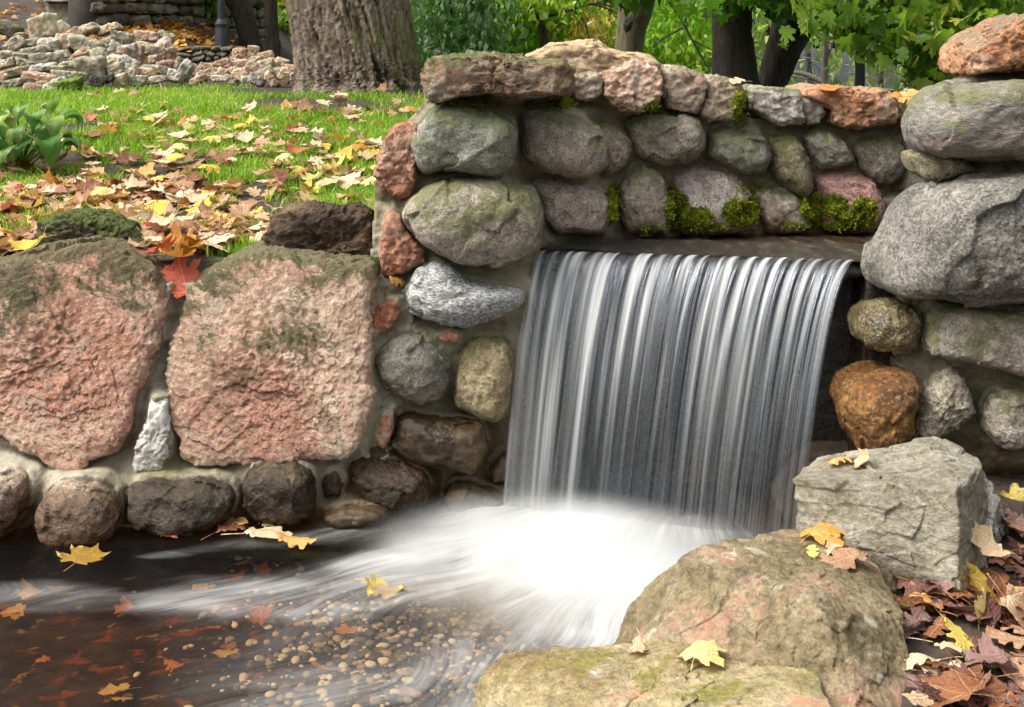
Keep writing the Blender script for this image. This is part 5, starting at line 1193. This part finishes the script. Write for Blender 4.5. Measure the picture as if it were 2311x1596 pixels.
G['litter_lawn'] = foliage_mat('lawn_litter', [(.16, .06, .03), (.4, .2, .1), (.55, .34, .2), (.66, .5, .3)], .2)
tag(put('fallen_leaves', v2_, f2_, G['litter_lawn'], None, attrs={'tint': t2_}), kind='stuff')
tag(put('leaf_litter', v_, f_, G['litter'], None, attrs={'tint': t_}), kind='stuff')

# leaves that rest on the stones: found by looking down the sight line at the built surfaces
bpy.context.view_layer.update(); dg = bpy.context.evaluated_depsgraph_get()
def hit(u, v, skip=('water', 'waterfall', 'grass', 'mist')):
    o = Vector((0, 0, EYE)); d = Vector(((u-CU)/FPX, 1, -(v-HOR)/FPX)).normalized()
    for _ in range(12):
        ok, p, nn, fi, ob, mx = sc.ray_cast(dg, o, d)
        if not ok: return None
        if ob.name.split('.')[0] in skip or ob.name.endswith('_leaf'): o = p+d*.003; continue
        return p, nn, ob
    return None
def on(u, v, kind, mt, size, yaw, k, label, group=None, lift=.004, flat=.5, tilt=0., tdir=0.):
    h = hit(u, v)
    if h is None: return
    p, nn, ob = h; nn = (nn*(1-flat)+Vector((0, 0, 1))*flat).normalized()
    return leaf(kind, mt, p+nn*lift, size, nn, yaw, tilt, tdir, k, label, group)
on(1868, 1222, 'maple', 'orange', .13, 2.6, 1, 'curled orange maple leaf on top of the large tan bank rock')
on(1905, 1276, 'oak', 'brown', .15, 1.9, 2, 'long reddish brown oak leaf lying on the large tan bank rock')
on(1835, 1252, 'oak', 'yellow', .06, .5, 0, 'small yellow leaf on the left part of the large tan bank rock')
on(1880, 1246, 'oak', 'tan', .07, 1., 3, 'small cream leaf under the curled orange maple leaf')
on(1892, 1050, 'oak', 'orange', .09, 1.4, 1, 'orange oak leaf on the flat top of the grey block')
on(1948, 1047, 'maple', 'tan', .06, 2., 2, 'small cream leaf on the flat top of the grey block')
on(1590, 1487, 'maple', 'yellow', .1, 1.3, 1, 'yellow and orange maple leaf on the nearest mossy rock', flat=.92)
on(1440, 1468, 'oak', 'tan', .09, .4, 1, 'cream oak leaf at the left of the nearest rock top')
on(1868, 203, 'maple', 'orange', .07, 1., 0, 'bright orange leaf on the orange-red capstone')
on(2052, 228, 'maple', 'orange', .09, 2., 1, 'orange leaf on the wall top beside the right pillar')
on(1668, 190, 'oak', 'tan', .09, 1.6, 2, 'thin dry leaf on the capstone with the mossy streak')
on(2020, 222, 'oak', 'orange', .07, 1.6, 2, 'flat orange leaf on the rightmost tan capstone')
rl = leaf('maple', 'red', tuple(at(412, 622, 4.58)), .145, (.1, -.75, .6), .3, 0, 0, 0, 'big bright red maple leaf hanging over the joint between the two pink blocks')
on(70, 570, 'maple', 'yellow', .11, 2.2, 2, 'yellow maple leaf touching the top of the left pink block', lift=.02)
on(895, 640, 'oak', 'orange', .08, 1.2, 1, 'orange leaf caught on the small red stone beside the pillar')
# floating leaves
def fl(u, v, kind, mt, size, yaw, k, label, z=.012, group=None):
    Y = (EYE-z)*FPX/(v-HOR); p = at(u, v, Y); leaf(kind, mt, (p[0], p[1], z), size, (0, 0, 1), yaw, .1, 1., k, label, group)
fl(512, 1174, 'oak', 'orange', .13, 1.1, 0, 'bright orange oak leaf floating by the long dark boulder', .02)
fl(440, 1188, 'oak', 'red', .15, 1.8, 1, 'dark red oak leaf floating left of the bright orange one')
fl(520, 1198, 'oak', 'brown', .11, 2.3, 2, 'brown oak leaf under the bright orange floating leaf', .006)
fl(598, 1207, 'oak', 'tan', .14, 1.7, 0, 'beige oak leaf floating in the pool right of the orange one')
fl(608, 1187, 'maple', 'yellow', .06, .4, 1, 'small yellow leaf floating above the beige oak leaf')
fl(660, 1226, 'oak', 'orange', .13, 1.4, 3, 'yellowish oak leaf floating towards the foam')
fl(318, 1191, 'oak', 'orange', .07, 1.6, 0, 'small orange leaf floating near the round pink boulder')
fl(192, 1256, 'maple', 'yellow', .125, 2.9, 0, 'large yellow maple leaf lying in the dark water at the left', -.012)
fl(870, 1340, 'maple', 'yellow', .1, 1.2, 2, 'pale yellow leaf in the shallow riffle below the foam', -.012)
fl(385, 1212, 'maple', 'red', .05, 1.2, 1, 'tiny red leaf drifting under the red oak leaf', .004)
# sunken leaves and pebbles
def bed_hit(u, v):
    Y = 4.
    for _ in range(20): Y = (EYE-bed_h((u-CU)/FPX*Y, Y)-.012)*FPX/(v-HOR)
    return at(u, v, Y)
r_ = np.random.default_rng(77)
for i in range(28):
    u, v = (r_.uniform(-20, 620), r_.uniform(1225, 1600)) if i < 22 else (r_.uniform(250, 900), r_.uniform(1210, 1560))
    p = bed_hit(u, v)
    leaf('maple' if i % 3 else 'oak', 'sunk', (p[0], p[1], p[2]+.02), r_.uniform(.035, .075), (0, 0, 1), r_.uniform(0, 6.28), abs(r_.normal(0, .25)), r_.uniform(0, 6.28), i, 'dull orange leaf lying under the brown water of the pool', 'sunken leaves on the stream bed')
def pebmat():
    m = N('pebbles'); a = m.n('ShaderNodeAttribute', None, attribute_name='tint').outputs['Fac']
    c = m.ramp(a, [(0, (.03, .024, .018)), (.35, (.1, .075, .055)), (.6, (.24, .2, .145)), (.85, (.55, .5, .42)), (1, (.32, .19, .15))])
    return m.done(m.bsdf(c, .6, m.noise(m.P(False), 80, 4), .2, .004, spec=.1))
G['pebble'] = pebmat()
cs, cf = cubesphere(5); VV, FF, TT_, vo = [], [], [], 0
for i in range(2600):
    if i < 1900: u, v = r_.normal(980, 230), r_.normal(1455, 100)
    else: u, v = r_.uniform(500, 1400), r_.uniform(1220, 1640)
    if not (1190 < v < 1760 and u < 1600): continue
    p = bed_hit(u, v); s_ = min(.013, r_.gamma(3, .0023))
    v3 = cs*np.array([s_*r_.uniform(.8, 1.6), s_*r_.uniform(.8, 1.4), s_*.6]); a = r_.uniform(0, 6.28)
    v3 = v3@np.array([[math.cos(a), -math.sin(a), 0], [math.sin(a), math.cos(a), 0], [0, 0, 1]])
    VV.append(v3+p+np.array([0, 0, s_*.3])); FF.append(cf+vo); TT_.append(np.full(len(cs), r_.uniform())); vo += len(cs)
tag(put('pebbles', np.concatenate(VV), np.concatenate(FF), G['pebble'], None, attrs={'tint': np.concatenate(TT_)}), kind='stuff')
# litter on the right bank
for i in range(105):
    u, v = r_.uniform(2030, 2345), r_.uniform(1150, 1640)
    if u < 2030+.22*(v-1300)*.6 or (v < 1330 and u < 2200): continue
    mt = r_.choice(['plum', 'brown', 'tan', 'orange', 'yellow'], p=[.47, .38, .1, .03, .02])
    h = hit(u, v)
    if h is None or h[2].name.split('.')[0] != 'bank': continue
    leaf('oak' if r_.uniform() < .92 else 'maple', mt, h[0]+Vector((0, 0, .004+.022*r_.uniform())), r_.uniform(.09, .14), (0, 0, 1), r_.uniform(0, 6.28), abs(r_.normal(0, .3)), r_.uniform(0, 6.28), i,
         f'{ADJ[mt]} fallen leaf in the wet litter on the right bank', f'{ADJ[mt]} leaves in the litter on the right bank')
on(2170, 1372, 'maple', 'yellow', .17, 2.2, 1, 'large pale yellow leaf beside the foot of the grey block', lift=.035)
on(2262, 1392, 'maple', 'yellow', .16, 1.0, 0, 'bright yellow maple leaf at the right edge of the bank litter', lift=.04)
on(2205, 1262, 'maple', 'tan', .1, .8, 2, 'pale pink leaf with a yellow stalk right of the grey block', lift=.04)
on(2180, 1425, 'oak', 'brown', .12, 2.2, 1, 'broad smooth brown oak leaf on top of the bank litter', lift=.05)
on(2290, 1135, 'maple', 'yellow', .1, .8, 2, 'yellow leaf at the foot of the right pillar', lift=.02)

# ================================================================= MOSS CUSHIONS on the wall
def moss(parent, spots, seed, size=.011, per=60):
    r_ = np.random.default_rng(seed); pts, nr = [], []
    for (u, v, ru, rv, n) in spots:
        for _ in range(n):
            a, q = r_.uniform(0, 6.28), math.sqrt(r_.uniform()); h = hit(u+ru*q*math.cos(a), v+rv*q*math.sin(a))
            if h and h[2].name.split('.')[0] in ('boulder', 'mortar', 'capstone', 'rock', 'corner_stone'): pts.append(h[0]); nr.append(h[1])
    if not pts: return
    P_ = np.array([tuple(p) for p in pts]); N_ = np.array([tuple(x) for x in nr]); n = len(P_)
    lump = .022*np.maximum(0, .4+fbm(P_*38, 2, seed)) 
    VV, FF, TT_, vo = [], [], [], 0
    for i in range(n):
        k = per//10
        c = P_[i]+N_[i]*lump[i]*r_.uniform(.3, 1, (k, 1))+r_.normal(size=(k, 3))*.006
        d = N_[i]*.7+np.array([0, -.2, .5])+r_.normal(size=(k, 3))*.6; d /= np.linalg.norm(d, axis=1)[:, None]
        s_ = np.cross(d, r_.normal(size=(k, 3))); s_ /= np.linalg.norm(s_, axis=1)[:, None]
        L_ = size*r_.uniform(.6, 1.4, (k, 1))
        V = np.stack([c-s_*L_*.3, c+s_*L_*.3, c+d*L_], 1).reshape(-1, 3); VV.append(V); FF.append(np.arange(3*k).reshape(k, 3)+vo); vo += 3*k
        TT_.append(np.repeat(np.clip(.15+lump[i]*22+r_.normal(0, .15, k), 0, 1), 3))
    put('moss', np.concatenate(VV), np.concatenate(FF), G['moss'], parent, attrs={'tint': np.concatenate(TT_)})
moss(BO[12], [(1530, 475, 26, 40, 700), (1575, 490, 30, 18, 500), (1665, 480, 32, 26, 800), (1700, 470, 14, 30, 300), (1515, 450, 10, 30, 200)], 1)
moss(BO[14], [(1840, 470, 20, 36, 500), (1880, 465, 30, 22, 500), (1948, 478, 26, 28, 700), (1915, 495, 30, 14, 250)], 2)
moss(BO[13], [(1818, 470, 14, 22, 300)], 3)
moss(BO[10], [(1385, 440, 14, 16, 200), (1378, 475, 8, 26, 120)], 4)
moss(bw, [(1700, 425, 40, 14, 60), (1290, 235, 60, 8, 70), (1080, 238, 80, 7, 80), (1560, 512, 120, 5, 120), (1860, 508, 120, 5, 160), (1668, 250, 16, 40, 300), (1680, 235, 8, 30, 200), (1470, 243, 14, 10, 120), (1275, 228, 8, 12, 80)], 5, .009)
print('objects', len(bpy.data.objects))
